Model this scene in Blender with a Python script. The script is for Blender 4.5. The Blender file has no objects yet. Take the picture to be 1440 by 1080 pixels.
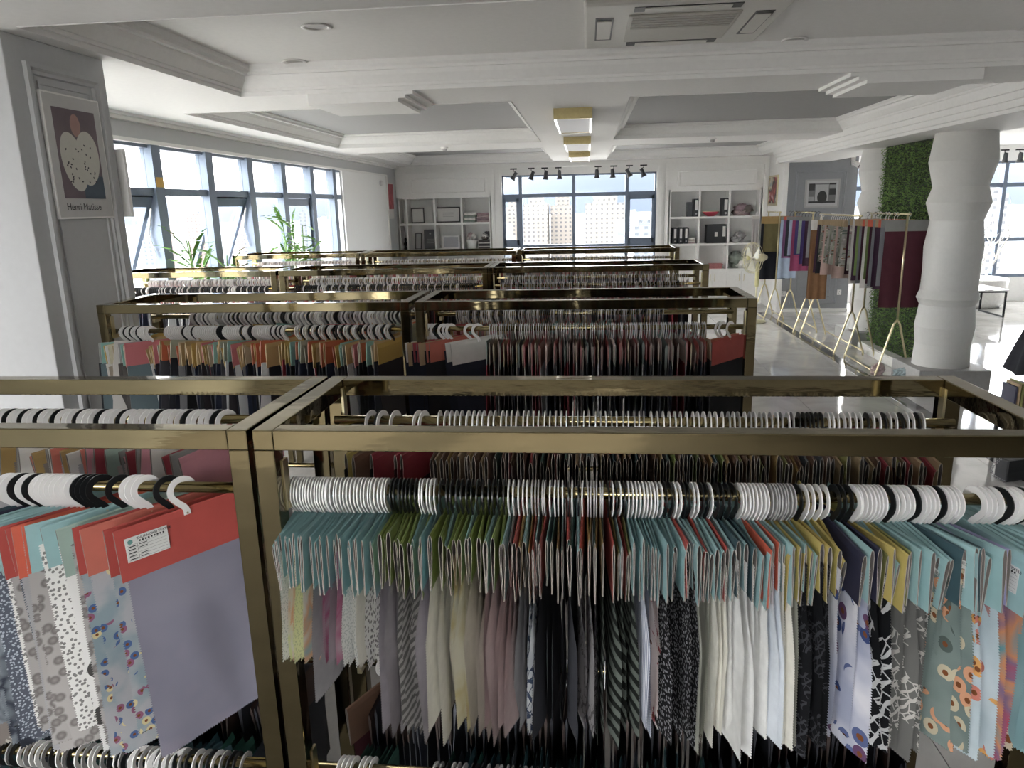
import bpy, math, random
from mathutils import Vector, Matrix
random.seed(7)
S = bpy.context.scene
COL = S.collection
PI = math.pi

# ------------------------------------------------------------------ camera
YAW, PIT, ROL, FPX, CAMH = math.radians(5.99), math.radians(13.60), math.radians(-1.37), 1036.3, 1.85
_f0 = Vector((-math.sin(YAW), math.cos(YAW), 0)); _r0 = Vector((math.cos(YAW), math.sin(YAW), 0)); _u0 = Vector((0, 0, 1))
_f = math.cos(PIT) * _f0 - math.sin(PIT) * _u0
_u = math.cos(PIT) * _u0 + math.sin(PIT) * _f0
_r = math.cos(ROL) * _r0 + math.sin(ROL) * _u
_uu = -math.sin(ROL) * _r0 + math.cos(ROL) * _u
CAM = Vector((0, 0, CAMH))
cd = bpy.data.cameras.new('camera'); cam = bpy.data.objects.new('camera', cd); COL.objects.link(cam)
cd.sensor_width = 36; cd.lens = FPX * 36 / 1440; cd.clip_start = .05; cd.clip_end = 30000
cam.matrix_world = Matrix(((_r.x, _uu.x, -_f.x, CAM.x), (_r.y, _uu.y, -_f.y, CAM.y), (_r.z, _uu.z, -_f.z, CAM.z), (0, 0, 0, 1)))
S.camera = cam
def ray(px, py): return _f * FPX + _r * (px - 720) - _uu * (py - 540)
def atY(px, py, Y): d = ray(px, py); return CAM + d * (Y / d.y)
def atX(px, py, X): d = ray(px, py); return CAM + d * (X / d.x)
def atZ(px, py, Z): d = ray(px, py); return CAM + d * ((Z - CAMH) / d.z)

# ------------------------------------------------------------------ world, sun, exposure
def lin(h):
    h = h.lstrip('#'); o = []
    for i in (0, 2, 4):
        v = int(h[i:i + 2], 16) / 255
        o.append(v / 12.92 if v <= .04045 else ((v + .055) / 1.055) ** 2.4)
    return (o[0], o[1], o[2], 1)
def soft(h, k=.22, g=.95):
    r = lin(h); l = .3 * r[0] + .59 * r[1] + .11 * r[2]
    return tuple((v * (1 - k) + l * k) * g for v in r[:3]) + (1,)
SKY_STRENGTH = 2.1
W = bpy.data.worlds.new('sky'); S.world = W; W.use_nodes = True
nt = W.node_tree; nt.nodes.clear()
_o = nt.nodes.new('ShaderNodeOutputWorld'); _b = nt.nodes.new('ShaderNodeBackground'); _b.inputs[1].default_value = SKY_STRENGTH
_tc = nt.nodes.new('ShaderNodeTexCoord'); _mp = nt.nodes.new('ShaderNodeMapping'); _mp.inputs['Scale'].default_value = (1, 1, 3.2)
_nz = nt.nodes.new('ShaderNodeTexNoise'); _nz.inputs['Scale'].default_value = 2.2; _nz.inputs['Detail'].default_value = 6
_cr = nt.nodes.new('ShaderNodeValToRGB')
_cr.color_ramp.elements[0].position = .38; _cr.color_ramp.elements[0].color = (.87, .93, 1, 1)
_cr.color_ramp.elements[1].position = .58; _cr.color_ramp.elements[1].color = (1, .985, .965, 1)
for a, b in ((_tc.outputs['Generated'], _mp.inputs[0]), (_mp.outputs[0], _nz.inputs[0]), (_nz.outputs[0], _cr.inputs[0]), (_cr.outputs[0], _b.inputs[0]), (_b.outputs[0], _o.inputs[0])):
    nt.links.new(a, b)
sd = bpy.data.lights.new('sun', 'SUN'); sd.energy = .7; sd.angle = .02; sd.color = (1, .96, .9)
sun = bpy.data.objects.new('sun', sd); COL.objects.link(sun)
sun.rotation_euler = Vector((-.25, .75, -1.0)).to_track_quat('-Z', 'Y').to_euler()
S.view_settings.view_transform = 'Standard'; S.view_settings.look = 'None'
S.view_settings.gamma = 1; S.view_settings.use_curve_mapping = False
S.view_settings.exposure = 2.95

# ------------------------------------------------------------------ materials
MATS = {}
def newmat(name):
    m = bpy.data.materials.new(name); m.use_nodes = True; MATS[name] = m
    n = m.node_tree; p = n.nodes['Principled BSDF']
    return m, n, p
def M(name, col, rough=.5, metal=0, var=.06, scale=30, bump=0, spec=.5, sheen=0, coat=0, stretch=None):
    if name in MATS: return MATS[name]
    m, n, p = newmat(name)
    c = lin(col) if isinstance(col, str) else col
    tc = n.nodes.new('ShaderNodeTexCoord'); nz = n.nodes.new('ShaderNodeTexNoise'); nz.inputs['Scale'].default_value = scale; nz.inputs['Detail'].default_value = 4
    src = tc.outputs['Object']
    if stretch:
        mp = n.nodes.new('ShaderNodeMapping'); mp.inputs['Scale'].default_value = stretch
        n.links.new(src, mp.inputs[0]); src = mp.outputs[0]
    n.links.new(src, nz.inputs[0])
    r = n.nodes.new('ShaderNodeValToRGB')
    r.color_ramp.elements[0].position = .3; r.color_ramp.elements[1].position = .7
    r.color_ramp.elements[0].color = tuple(x * (1 - var) for x in c[:3]) + (1,)
    r.color_ramp.elements[1].color = tuple(min(1, x * (1 + var)) for x in c[:3]) + (1,)
    n.links.new(nz.outputs[0], r.inputs[0]); n.links.new(r.outputs[0], p.inputs['Base Color'])
    p.inputs['Roughness'].default_value = rough; p.inputs['Metallic'].default_value = metal
    p.inputs['Specular IOR Level'].default_value = spec
    if sheen: p.inputs['Sheen Weight'].default_value = sheen
    if coat: p.inputs['Coat Weight'].default_value = coat; p.inputs['Coat Roughness'].default_value = .05
    if bump:
        b = n.nodes.new('ShaderNodeBump'); b.inputs['Strength'].default_value = bump; b.inputs['Distance'].default_value = .002
        n.links.new(nz.outputs[0], b.inputs['Height']); n.links.new(b.outputs[0], p.inputs['Normal'])
    return m
def emis(name, col, s):
    m, n, p = newmat(name); p.inputs['Base Color'].default_value = lin(col)
    p.inputs['Emission Color'].default_value = lin(col); p.inputs['Emission Strength'].default_value = s
    return m
def fabric(name, kind, cols, scale=40, rough=.85):
    """cloth whose print is drawn by textures in the swatch's own space, shifted by the object's random number"""
    m, n, p = newmat('fabric_' + name)
    p.inputs['Roughness'].default_value = rough; p.inputs['Specular IOR Level'].default_value = .2
    N = n.nodes.new; K = n.links.new
    tc = N('ShaderNodeTexCoord'); oi = N('ShaderNodeObjectInfo'); cb = N('ShaderNodeCombineXYZ'); mu = N('ShaderNodeMath'); mu.operation = 'MULTIPLY'; mu.inputs[1].default_value = 7.3
    K(oi.outputs['Random'], mu.inputs[0]); K(mu.outputs[0], cb.inputs[0]); K(mu.outputs[0], cb.inputs[1]); K(mu.outputs[0], cb.inputs[2])
    va = N('ShaderNodeVectorMath'); va.operation = 'ADD'; K(tc.outputs['Object'], va.inputs[0]); K(cb.outputs[0], va.inputs[1])
    co = va.outputs[0]
    cs = [soft(c) for c in cols]
    def ramp(sock, stops, const=False):
        r = N('ShaderNodeValToRGB'); e = r.color_ramp.elements
        if const: r.color_ramp.interpolation = 'CONSTANT'
        while len(e) < len(stops): e.new(.5)
        for el, (pos, c) in zip(e, stops): el.position = pos; el.color = c
        K(sock, r.inputs[0]); return r.outputs[0]
    def noise(sc, det=3, dist=0):
        t = N('ShaderNodeTexNoise'); t.inputs['Scale'].default_value = sc; t.inputs['Detail'].default_value = det; t.inputs['Distortion'].default_value = dist
        K(co, t.inputs[0]); return t.outputs[0]
    sp = N('ShaderNodeSeparateXYZ'); K(co, sp.inputs[0]); c2 = N('ShaderNodeCombineXYZ'); K(sp.outputs[1], c2.inputs[0]); K(sp.outputs[2], c2.inputs[1]); co2 = c2.outputs[0]
    def voro(sc, feat='F1', out='Distance'):
        t = N('ShaderNodeTexVoronoi'); t.voronoi_dimensions = '2D'; t.inputs['Scale'].default_value = sc; t.feature = feat; K(co2, t.inputs[0]); return t.outputs[out]
    def mix(f, a, b):
        t = N('ShaderNodeMix'); t.data_type = 'RGBA'; K(f, t.inputs[0])
        for s, v in ((6, a), (7, b)):
            if isinstance(v, tuple): t.inputs[s].default_value = v
            else: K(v, t.inputs[s])
        return t.outputs[2]
    if kind == 'plain':
        out = ramp(noise(scale), [(.35, tuple(x * .9 for x in cs[0][:3]) + (1,)), (.65, cs[0])])
    elif kind == 'zebra':
        t = N('ShaderNodeTexWave'); t.inputs['Scale'].default_value = scale; t.inputs['Distortion'].default_value = 9; t.inputs['Detail'].default_value = 2; t.inputs['Detail Scale'].default_value = .5
        t.bands_direction = 'Z'; K(co, t.inputs[0]); out = ramp(t.outputs[1], [(.0, cs[0]), (.5, cs[1])], True)
    elif kind == 'stripe':
        t = N('ShaderNodeTexWave'); t.inputs['Scale'].default_value = scale; t.bands_direction = 'Y'; K(co, t.inputs[0]); out = ramp(t.outputs[1], [(.0, cs[0]), (.55, cs[1])], True)
    elif kind == 'dots':
        out = ramp(voro(scale), [(.0, cs[1]), (.28, cs[0])], True)
    elif kind == 'leopard':
        out = ramp(voro(scale), [(.0, cs[1]), (.26, cs[2]), (.42, cs[0])])
    elif kind == 'floral':
        base = ramp(noise(scale * .3), [(.4, cs[0]), (.6, cs[1])])
        v = N('ShaderNodeTexVoronoi'); v.voronoi_dimensions = '2D'; v.inputs['Scale'].default_value = scale; K(co2, v.inputs[0])
        petal = ramp(v.outputs['Color'], [(.0, cs[2]), (.45, cs[3]), (.7, cs[-1])], True)
        msk = ramp(v.outputs['Distance'], [(.0, (1, 1, 1, 1)), (.36, (0, 0, 0, 1))], True)
        msk2 = ramp(noise(scale * .45, 1), [(.0, (0, 0, 0, 1)), (.5, (1, 1, 1, 1))], True)
        mm = N('ShaderNodeMath'); mm.operation = 'MULTIPLY'; K(msk, mm.inputs[0]); K(msk2, mm.inputs[1])
        core = ramp(v.outputs['Distance'], [(.0, (1, 1, 1, 1)), (.13, (0, 0, 0, 1))], True); cm = N('ShaderNodeMath'); cm.operation = 'MULTIPLY'; K(core, cm.inputs[0]); K(msk2, cm.inputs[1])
        out = mix(cm.outputs[0], mix(mm.outputs[0], base, petal), lin('#7a4a2c'))
    elif kind == 'line':   # thin drawn line motif
        e = voro(scale, 'DISTANCE_TO_EDGE'); l1 = ramp(e, [(.0, (1, 1, 1, 1)), (.05, (0, 0, 0, 1))], True)
        t = N('ShaderNodeTexWave'); t.wave_type = 'RINGS'; t.inputs['Scale'].default_value = scale * .35; t.inputs['Distortion'].default_value = 7; K(co, t.inputs[0])
        l2 = ramp(t.outputs[1], [(.0, (0, 0, 0, 1)), (.82, (1, 1, 1, 1))], True)
        msk = ramp(noise(scale * .25, 1), [(.0, (0, 0, 0, 1)), (.48, (1, 1, 1, 1))], True)
        mm = N('ShaderNodeMath'); mm.operation = 'MAXIMUM'; K(l1, mm.inputs[0]); K(l2, mm.inputs[1])
        m2 = N('ShaderNodeMath'); m2.operation = 'MULTIPLY'; K(mm.outputs[0], m2.inputs[0]); K(msk, m2.inputs[1])
        out = mix(m2.outputs[0], cs[0], cs[1])
    else:                  # abstract cloud print
        k = len(cs); out = ramp(noise(scale, 2, .6), [(.25 + .5 * i / max(1, k - 1), c) for i, c in enumerate(cs)])
    K(out, p.inputs['Base Color'])
    wv = N('ShaderNodeTexNoise'); wv.inputs['Scale'].default_value = 900; K(tc.outputs['Object'], wv.inputs[0])
    b = N('ShaderNodeBump'); b.inputs['Strength'].default_value = .25; b.inputs['Distance'].default_value = .001; K(wv.outputs[0], b.inputs['Height']); K(b.outputs[0], p.inputs['Normal'])
    return m

white = M('white_paint', '#efeeeb', .45, var=.02)
ceilm = M('ceiling_paint', '#ecebe9', .6, var=.02)
coffm = M('coffer_panel_grey', '#a2a2a2', .6, var=.03)  # greyer than the ceiling, on all coffer panels but the nearest
greyw = M('grey_wall_paint', '#8f9194', .55, var=.03)
pillw = M('pillar_paint', '#c0c1c2', .55, var=.02)
brass = M('polished_brass', '#84795d', .06, 1, var=.15, scale=7, stretch=(.5, 2, 2), bump=.35)
brass2 = M('brass_rail', '#a5976f', .2, 1, var=.1, scale=30)
gold = M('champagne_gold', '#d3c8a4', .28, 1, var=.05)
alu = M('grey_aluminium', '#6f7b8c', .45, .25, var=.04)
dark = M('dark_metal', '#232527', .45, .3)
black = M('black_plastic', '#1b1d20', .4)
wplas = M('white_plastic', '#e6e4e2', .32, var=.02)
gplas = M('grey_plastic', '#a9a7a6', .3, var=.03)
dplas = M('dark_plastic', '#17191b', .32, var=.05)
paper = M('paper_core', '#a8a099', .8)
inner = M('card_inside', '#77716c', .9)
cream = M('cream_plastic', '#d8d2b0', .4)
leafm = M('leaf_green', '#5d8a3a', .5, var=.3, scale=60)
stemm = M('bamboo_stem', '#6f9150', .5, var=.2)
potm = M('white_ceramic', '#e9e8e4', .25)
soilm = M('dark_soil', '#3a2c22', .95, var=.3)
def _tilemat():
    m, n, p = newmat('polished_tile'); N = n.nodes.new; K = n.links.new
    tc = N('ShaderNodeTexCoord'); nz = N('ShaderNodeTexNoise'); nz.inputs['Scale'].default_value = 2.5; nz.inputs['Detail'].default_value = 6; nz.inputs['Distortion'].default_value = 1.2
    oi = N('ShaderNodeObjectInfo'); ad = N('ShaderNodeVectorMath'); ad.operation = 'ADD'; K(tc.outputs['Object'], ad.inputs[0]); K(oi.outputs['Location'], ad.inputs[1]); K(ad.outputs[0], nz.inputs[0])
    r = N('ShaderNodeValToRGB'); r.color_ramp.elements[0].position = .35; r.color_ramp.elements[1].position = .62
    r.color_ramp.elements[0].color = lin('#bdbbb8'); r.color_ramp.elements[1].color = lin('#cfcdca')
    K(nz.outputs[0], r.inputs[0]); K(r.outputs[0], p.inputs['Base Color']); p.inputs['Roughness'].default_value = .06; p.inputs['IOR'].default_value = 1.75
    return m
tilem = _tilemat()
grout = M('grout', '#77736e', .8)
def _glass():
    m, n, p = newmat('window_glass'); N = n.nodes.new; K = n.links.new
    n.nodes.remove(p); out = n.nodes['Material Output']
    tr = N('ShaderNodeBsdfTransparent'); tr.inputs[0].default_value = (.97, .965, .955, 1); gl = N('ShaderNodeBsdfGlossy'); gl.inputs['Roughness'].default_value = .02
    fr = N('ShaderNodeLayerWeight'); fr.inputs['Blend'].default_value = .5; pw = N('ShaderNodeMath'); pw.operation = 'POWER'; pw.inputs[1].default_value = 5; K(fr.outputs['Facing'], pw.inputs[0])
    ml = N('ShaderNodeMath'); ml.operation = 'MULTIPLY_ADD'; ml.inputs[1].default_value = .5; ml.inputs[2].default_value = .004; K(pw.outputs[0], ml.inputs[0]); mx = N('ShaderNodeMixShader')
    K(ml.outputs[0], mx.inputs[0]); K(tr.outputs[0], mx.inputs[1]); K(gl.outputs[0], mx.inputs[2]); K(mx.outputs[0], out.inputs[0])
    return m
glass = _glass()

# ------------------------------------------------------------------ mesh helpers
class MB:
    def __init__(s): s.v = []; s.f = []; s.m = []
    def face(s, pts, m=0):
        b = len(s.v); s.v += [tuple(p) for p in pts]; s.f.append(tuple(range(b, b + len(pts)))); s.m.append(m)
    def box(s, x0, x1, y0, y1, z0, z1, m=0):
        b = len(s.v)
        s.v += [(x, y, z) for z in (z0, z1) for y in (y0, y1) for x in (x0, x1)]
        for q in ((0, 2, 3, 1), (4, 5, 7, 6), (0, 1, 5, 4), (2, 6, 7, 3), (0, 4, 6, 2), (1, 3, 7, 5)):
            s.f.append(tuple(b + i for i in q)); s.m.append(m)
        return s
    def tube(s, path, r, n=8, m=0, closed=False):
        P = [Vector(p) for p in path]; k = len(P); rs = r if isinstance(r, (list, tuple)) else [r] * k; b = len(s.v); up = None
        for i, p in enumerate(P):
            a = P[i - 1] if (i or closed) else p; c = P[(i + 1) % k] if (i < k - 1 or closed) else p
            t = (c - a).normalized()
            if up is None: up = Vector((0, 0, 1)) if abs(t.z) < .9 else Vector((1, 0, 0))
            x = t.cross(up)
            if x.length < 1e-4: x = t.cross(Vector((0, 1, 0)))
            x.normalize(); y = x.cross(t).normalized(); up = y
            for j in range(n):
                an = 2 * PI * j / n; s.v.append(tuple(p + (x * math.cos(an) + y * math.sin(an)) * rs[i]))
        for i in range(k if closed else k - 1):
            for j in range(n):
                i2 = (i + 1) % k
                s.f.append((b + i * n + j, b + i * n + (j + 1) % n, b + i2 * n + (j + 1) % n, b + i2 * n + j)); s.m.append(m)
        if not closed:
            s.f.append(tuple(b + j for j in range(n))[::-1]); s.m.append(m)
            s.f.append(tuple(b + (k - 1) * n + j for j in range(n))); s.m.append(m)
        return s
    def lathe(s, prof, n=32, c=(0, 0, 0), m=0, rot=None):
        b = len(s.v); R = rot or Matrix.Identity(3); c = Vector(c)
        for r, z in prof:
            for j in range(n):
                a = 2 * PI * j / n; s.v.append(tuple(c + R @ Vector((r * math.cos(a), r * math.sin(a), z))))
        for i in range(len(prof) - 1):
            for j in range(n):
                s.f.append((b + i * n + j, b + i * n + (j + 1) % n, b + (i + 1) * n + (j + 1) % n, b + (i + 1) * n + j)); s.m.append(m)
        s.f.append(tuple(b + j for j in range(n))[::-1]); s.m.append(m)
        s.f.append(tuple(b + (len(prof) - 1) * n + j for j in range(n))); s.m.append(m)
        return s
    def loop(s, x0, x1, y0, y1, prof, m=0):
        """moulding swept round a rectangle, profile = (inset, z)"""
        b = len(s.v)
        for d, z in prof: s.v += [(x0 + d, y0 + d, z), (x1 - d, y0 + d, z), (x1 - d, y1 - d, z), (x0 + d, y1 - d, z)]
        for i in range(len(prof) - 1):
            for j in range(4):
                s.f.append((b + i * 4 + j, b + i * 4 + (j + 1) % 4, b + i * 4 + 4 + (j + 1) % 4, b + i * 4 + 4 + j)); s.m.append(m)
        return s
    def mesh(s, name, smooth=False):
        me = bpy.data.meshes.new(name); me.from_pydata(s.v, [], s.f)
        me.polygons.foreach_set('material_index', s.m)
        if smooth: me.polygons.foreach_set('use_smooth', [True] * len(s.f))
        me.update(); return me
def link(name, me, mats, parent=None, bevel=0, loc=None, rot=None, own=False):
    o = bpy.data.objects.new(name, me); COL.objects.link(o)
    if not isinstance(mats, (list, tuple)): mats = [mats]
    if own:
        while len(me.materials) < len(mats): me.materials.append(None)
        for i, mt in enumerate(mats): o.material_slots[i].link = 'OBJECT'; o.material_slots[i].material = mt
    else:
        if not me.materials:
            for mt in mats: me.materials.append(mt)
    if parent is not None: o.parent = parent
    if loc is not None: o.location = loc
    if rot is not None: o.rotation_euler = rot
    if bevel:
        b = o.modifiers.new('bevel', 'BEVEL'); b.width = bevel; b.segments = 2; b.limit_method = 'ANGLE'
    return o
def obj(name, mb, mats, parent=None, smooth=False, bevel=0, loc=None, rot=None): return link(name, mb.mesh(name, smooth), mats, parent, bevel, loc, rot)
def tag(o, label, cat, group=None):
    o['label'] = label; o['category'] = cat
    if group: o['group'] = group
    return o
def thing(name, label, cat, loc=(0, 0, 0), rot=(0, 0, 0), group=None):
    o = bpy.data.objects.new(name, None); COL.objects.link(o); o.location = loc; o.rotation_euler = rot
    o.empty_display_size = .05
    return tag(o, label, cat, group)
def struct(name, mb, mats, **k):
    o = obj(name, mb, mats, **k); o['kind'] = 'structure'; return o
def B(*a): return MB().box(*a)
def text(name, s, size, mat, parent, loc, rot, align='LEFT'):
    cu = bpy.data.curves.new(name, 'FONT'); cu.body = s; cu.size = size; cu.align_x = align; cu.extrude = .0002
    t = bpy.data.objects.new(name, cu); COL.objects.link(t); bpy.context.view_layer.update()
    me = bpy.data.meshes.new_from_object(t.evaluated_get(bpy.context.evaluated_depsgraph_get()))
    bpy.data.objects.remove(t); me.materials.clear()
    return link(name, me, mat, parent, loc=loc, rot=rot)

# ================================================================== SETTING
YF, YG, XL, XT, ZS, XR, YB = 13.9, 12.75, -3.55, 3.2, 2.60, 9.2, -4.0
fl = MB(); fl.box(XL - .2, XR + .2, YB - .2, YF + .6, -.3, -.006); fl.box(XL, .4, YB, YF, -.006, 0); fl.box(.4, XR, YB, 2.0, -.006, 0)
floor = struct('floor', fl, [grout])
floor.data.materials[0] = grout
TS = .8
tmb = B(.002, TS - .002, .002, TS - .002, -.005, 0); tme = tmb.mesh('floor_tile'); tme.materials.append(tilem)
for i in range(11):
    for j in range(15): link('floor_tile', tme, tilem, floor, loc=(.4 + i * TS, 2.0 + j * TS, 0))
strip = struct('trim_1', B(2.87, 3.0, 2.0, YG, .0, .003), M('dark_marble', '#4d4a47', .1, var=.2, scale=8))

# ceiling ---------------------------------------------------------
holes = [(-2.30, 3.0, 3.02, 5.02), (-3.1, -.56, 5.75, 9.4), (.31, 2.97, 5.75, 9.4), (-3.15, -.60, 10.4, 13.55), (.33, 2.97, 10.4, 13.55)]
ZC = ZS + .36
cb_ = MB()
cb_.box(XL - .2, 3.0, YB, 3.02, ZS, ZC); cb_.box(XL - .2, -2.30, 3.02, 5.02, ZS, ZC)
cb_.box(XL - .2, 3.0, 5.02, 5.75, ZS, ZC)
for y0, y1, a, b_, c_ in ((5.75, 9.4, -3.1, -.56, .31), (10.4, 13.55, -3.15, -.60, .33)):
    cb_.box(XL - .2, a, y0, y1, ZS, ZC); cb_.box(b_, c_, y0, y1, ZS, ZC); cb_.box(2.97, 3.0, y0, y1, ZS, ZC)
cb_.box(XL - .2, 3.0, 9.4, 10.4, ZS, ZC); cb_.box(XL - .2, 3.0, 13.55, YF + .3, ZS, ZC)
ceiling = struct('ceiling', cb_, ceilm)
prof = [(.003, -.004), (.003, .022), (.022, .022), (.022, .040), (.034, .040), (.075, .085), (.085, .110), (.115, .110), (.115, .128), (.135, .140)]
for k, (x0, x1, y0, y1) in enumerate(holes):
    top = ZS + (.17 if k == 0 else .15)
    pm = MB().box(x0 - .02, x1 + .02, y0 - .02, y1 + .02, top, top + .02)
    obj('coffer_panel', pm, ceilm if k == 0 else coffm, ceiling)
    obj('coffer_moulding', MB().loop(x0, x1, y0, y1, [(d, ZS + z) for d, z in prof] + [(.135, top)]), ceilm, ceiling)
for sx0, sx1 in ((-1.85, -1.14), (1.62, 2.40)):     # stepped drops under the cross beam
    for q in range(3):
        i_ = .05 * q; obj('corbel_step', B(sx0 + (i_ if sx0 > 0 else 0), sx1 - (i_ if sx0 < 0 else 0), 5.06, 5.72, ZS - .022 * (q + 1), ZS - .022 * q), ceilm, ceiling)
bm_ = MB().box(3.06, 3.85, YB, YG, 2.42, ZC); 
for q, (dx, z0, z1) in enumerate(((.03, 2.45, 2.50), (.055, 2.50, 2.55), (.085, 2.55, 2.60))): bm_.box(3.06 - dx, 3.07, YB, YG, z0, z1)
obj('cross_beam', bm_, ceilm, ceiling); obj('corner_soffit', B(3.0, 3.5, YG, YF + .3, ZS, ZC), ceilm, ceiling)
obj('side_ceiling', MB().box(3.85, XR + .2, YB, YF + .2, 2.66, 2.75), ceilm, ceiling)
obj('perimeter_crown', MB().box(XL, XL + .05, YB, YF, 2.555, ZS).box(XL, XL + .10, YB, YF, 2.58, ZS), ceilm, ceiling)

# left wall with the run of windows -------------------------------------
SILL, HEAD, TR = .45, 2.415, 2.03
wl = MB(); wl.box(XL - .2, XL, YB, YF + .3, 0, SILL); wl.box(XL - .2, XL, YB, YF + .3, HEAD, ZS); wl.box(XL - .2, XL, 10.72, YF + .3, SILL, HEAD); wl.box(XL - .2, XL, YB, 2.48, SILL, HEAD)
wall_left = struct('wall_left', wl, pillw)
struct('wall_corner', MB().box(XL, XL + .03, 10.75, 13.12, 0, 2.40), M('bright_white_paint', '#f6f6f4', .5, var=.01))
struct('trim_2', MB().box(XL, XL + .045, 13.12, 13.19, 0, 2.43).box(XL, XL + .045, 5.0, 13.12, 2.40, 2.43), white)
mulY = [y for y in [6.0 - .88 * i for i in range(4, 0, -1)]] + [6.0, 6.88, 7.74, 8.62, 9.54, 10.40]
win = struct('window_1', MB().box(XL - .16, XL - .0, 2.48, 10.72, SILL, SILL + .06).box(XL - .16, XL - .0, 2.48, 10.72, HEAD - .04, HEAD), alu)
for y in mulY: obj('mullion', B(XL - .07, XL + .03, y - .065, y + .065, SILL, HEAD), alu, win)
ye = mulY + [10.72]
for i in range(len(mulY)):
    y0, y1 = ye[i] + .065, ye[i + 1] - (.065 if i < len(mulY) - 1 else 0)
    obj('transom', B(XL - .06, XL + .01, y0, y1, TR - .03, TR + .03), alu, win)
    obj('pane', B(XL - .04, XL - .034, y0, y1, TR + .035, HEAD - .04), glass, win)
    opened = i in (3, 5)
    sash = MB()
    z0, z1 = SILL + .06, TR - .035
    fw = .055
    hsz = z1 - z0
    sash.box(-.025, .025, 0, y1 - y0, -fw - .03, 0); sash.box(-.025, .025, 0, y1 - y0, -hsz, -hsz + fw)
    sash.box(-.025, .025, 0, fw, -hsz + fw, -fw); sash.box(-.025, .025, y1 - y0 - fw, y1 - y0, -hsz + fw, -fw)
    if i >= 2:
        rot = (0, math.radians(22) if opened else 0, 0)
        if i in (2, 3, 5, 7):
            o = obj('sash', sash, alu, win, loc=(XL - .03, y0, z1), rot=rot)
            obj('sash_pane', B(-.004, .004, fw, y1 - y0 - fw, -hsz + fw, -fw - .03), glass, o)
        else: obj('pane', B(XL - .04, XL - .034, y0, y1, z0, z1), glass, win)
        if opened: obj('stay_arm', MB().tube([(XL - .02, y1 - .03, z1 - .1), (XL - .07, y1 - .03, z1 - .30), (XL - .03, y1 - .03, z1 - .5)], .008, 6), wplas, win)
    else: obj('pane', B(XL - .04, XL - .034, y0, y1, z0, z1), glass, win)
tag(obj('paper_note', B(XL + .0305, XL + .033, 5.95, 6.05, 2.065, 2.145), M('note_paper', '#e0b868', .8)), 'small orange paper note stuck on window mullion', 'note')
tag(obj('round_sensor', MB().lathe([(.0, 0), (.045, .0), (.045, .03), (.03, .05), (0, .055)], 16, (XL + .03, 12.75, 2.28), rot=Matrix.Rotation(PI / 2, 3, 'Y')), [wplas]), 'small white dome camera on bright white wall by windows', 'camera')

# far wall ----------------------------------------------------------------
wf = MB()
WX0, WX1, WZ0, WZ1 = -1.56, 1.24, .5, 2.385
for xa, xb, n0, n1 in ((XL - .2, WX0, -3.52, -1.79), (WX1, XT + .2, 1.483, 3.082)):
    wf.box(xa, n0, YF, YF + .2, 0, ZS); wf.box(n1, xb, YF, YF + .2, 0, ZS); wf.box(n0, n1, YF, YF + .2, 2.04, ZS); wf.box(n0 - .1, n1 + .1, YF + .33, YF + .4, 0, 2.1)
wf.box(WX0, WX1, YF, YF + .2, WZ1, ZS); wf.box(WX0, WX1, YF, YF + .2, 0, WZ0)
struct('wall_back', wf, white)
tw = MB()
for x0, x1 in ((WX0 - .12, WX0), (WX1, WX1 + .13)):
    tw.box(x0, x1, YF - .03, YF, 0, WZ1 + .1); tw.box(x0 + .03, x1 - .03, YF - .05, YF - .03, 0, WZ1 + .1)
tw.box(WX0, WX1, YF - .03, YF, WZ1, WZ1 + .1)
struct('trim_3', tw, white)
win2 = struct('window_2', MB().box(WX0, WX1, YF + .04, YF + .12, WZ1 - .03, WZ1).box(WX0, WX1, YF + .04, YF + .12, WZ0, WZ0 + .06).box(WX0, WX0 + .03, YF + .04, YF + .12, WZ0, WZ1).box(WX1 - .03, WX1, YF + .04, YF + .12, WZ0, WZ1), alu)
xs = [WX0 + .03, -1.22, -.245, .715, WX1 - .03]
for x in xs[1:4]: obj('mullion', B(x - .03, x + .03, YF + .0, YF + .13, WZ0, WZ1), alu, win2)
for i in range(4):
    x0, x1 = xs[i] + (.03 if i else 0), xs[i + 1] - (.03 if i < 3 else 0)
    obj('transom', B(x0, x1, YF + .02, YF + .12, 1.985, 2.05), alu, win2)
    obj('transom', B(x0, x1, YF + .02, YF + .12, 1.07, 1.13), alu, win2)
    obj('pane', B(x0, x1, YF + .08, YF + .088, 2.05, WZ1 - .03), glass, win2)
    if i in (0, 3):
        s = MB(); z0, z1 = 1.13, 1.985
        s.box(x0, x1, YF + .01, YF + .06, z1 - .07, z1); s.box(x0, x1, YF + .01, YF + .06, z0, z0 + .10); s.box(x0, x0 + .03, YF + .01, YF + .06, z0, z1); s.box(x1 - .05, x1, YF + .01, YF + .06, z0, z1)
        s = obj('sash', s, alu, win2); obj('sash_pane', B(x0 + .03, x1 - .05, YF + .03, YF + .036, z0 + .1, z1 - .07), glass, s)
    else: obj('pane', B(x0, x1, YF + .08, YF + .088, 1.13, 1.985), glass, win2)
    obj('pane', B(x0, x1, YF + .08, YF + .088, WZ0 + .06, 1.07), glass, win2)

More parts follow.
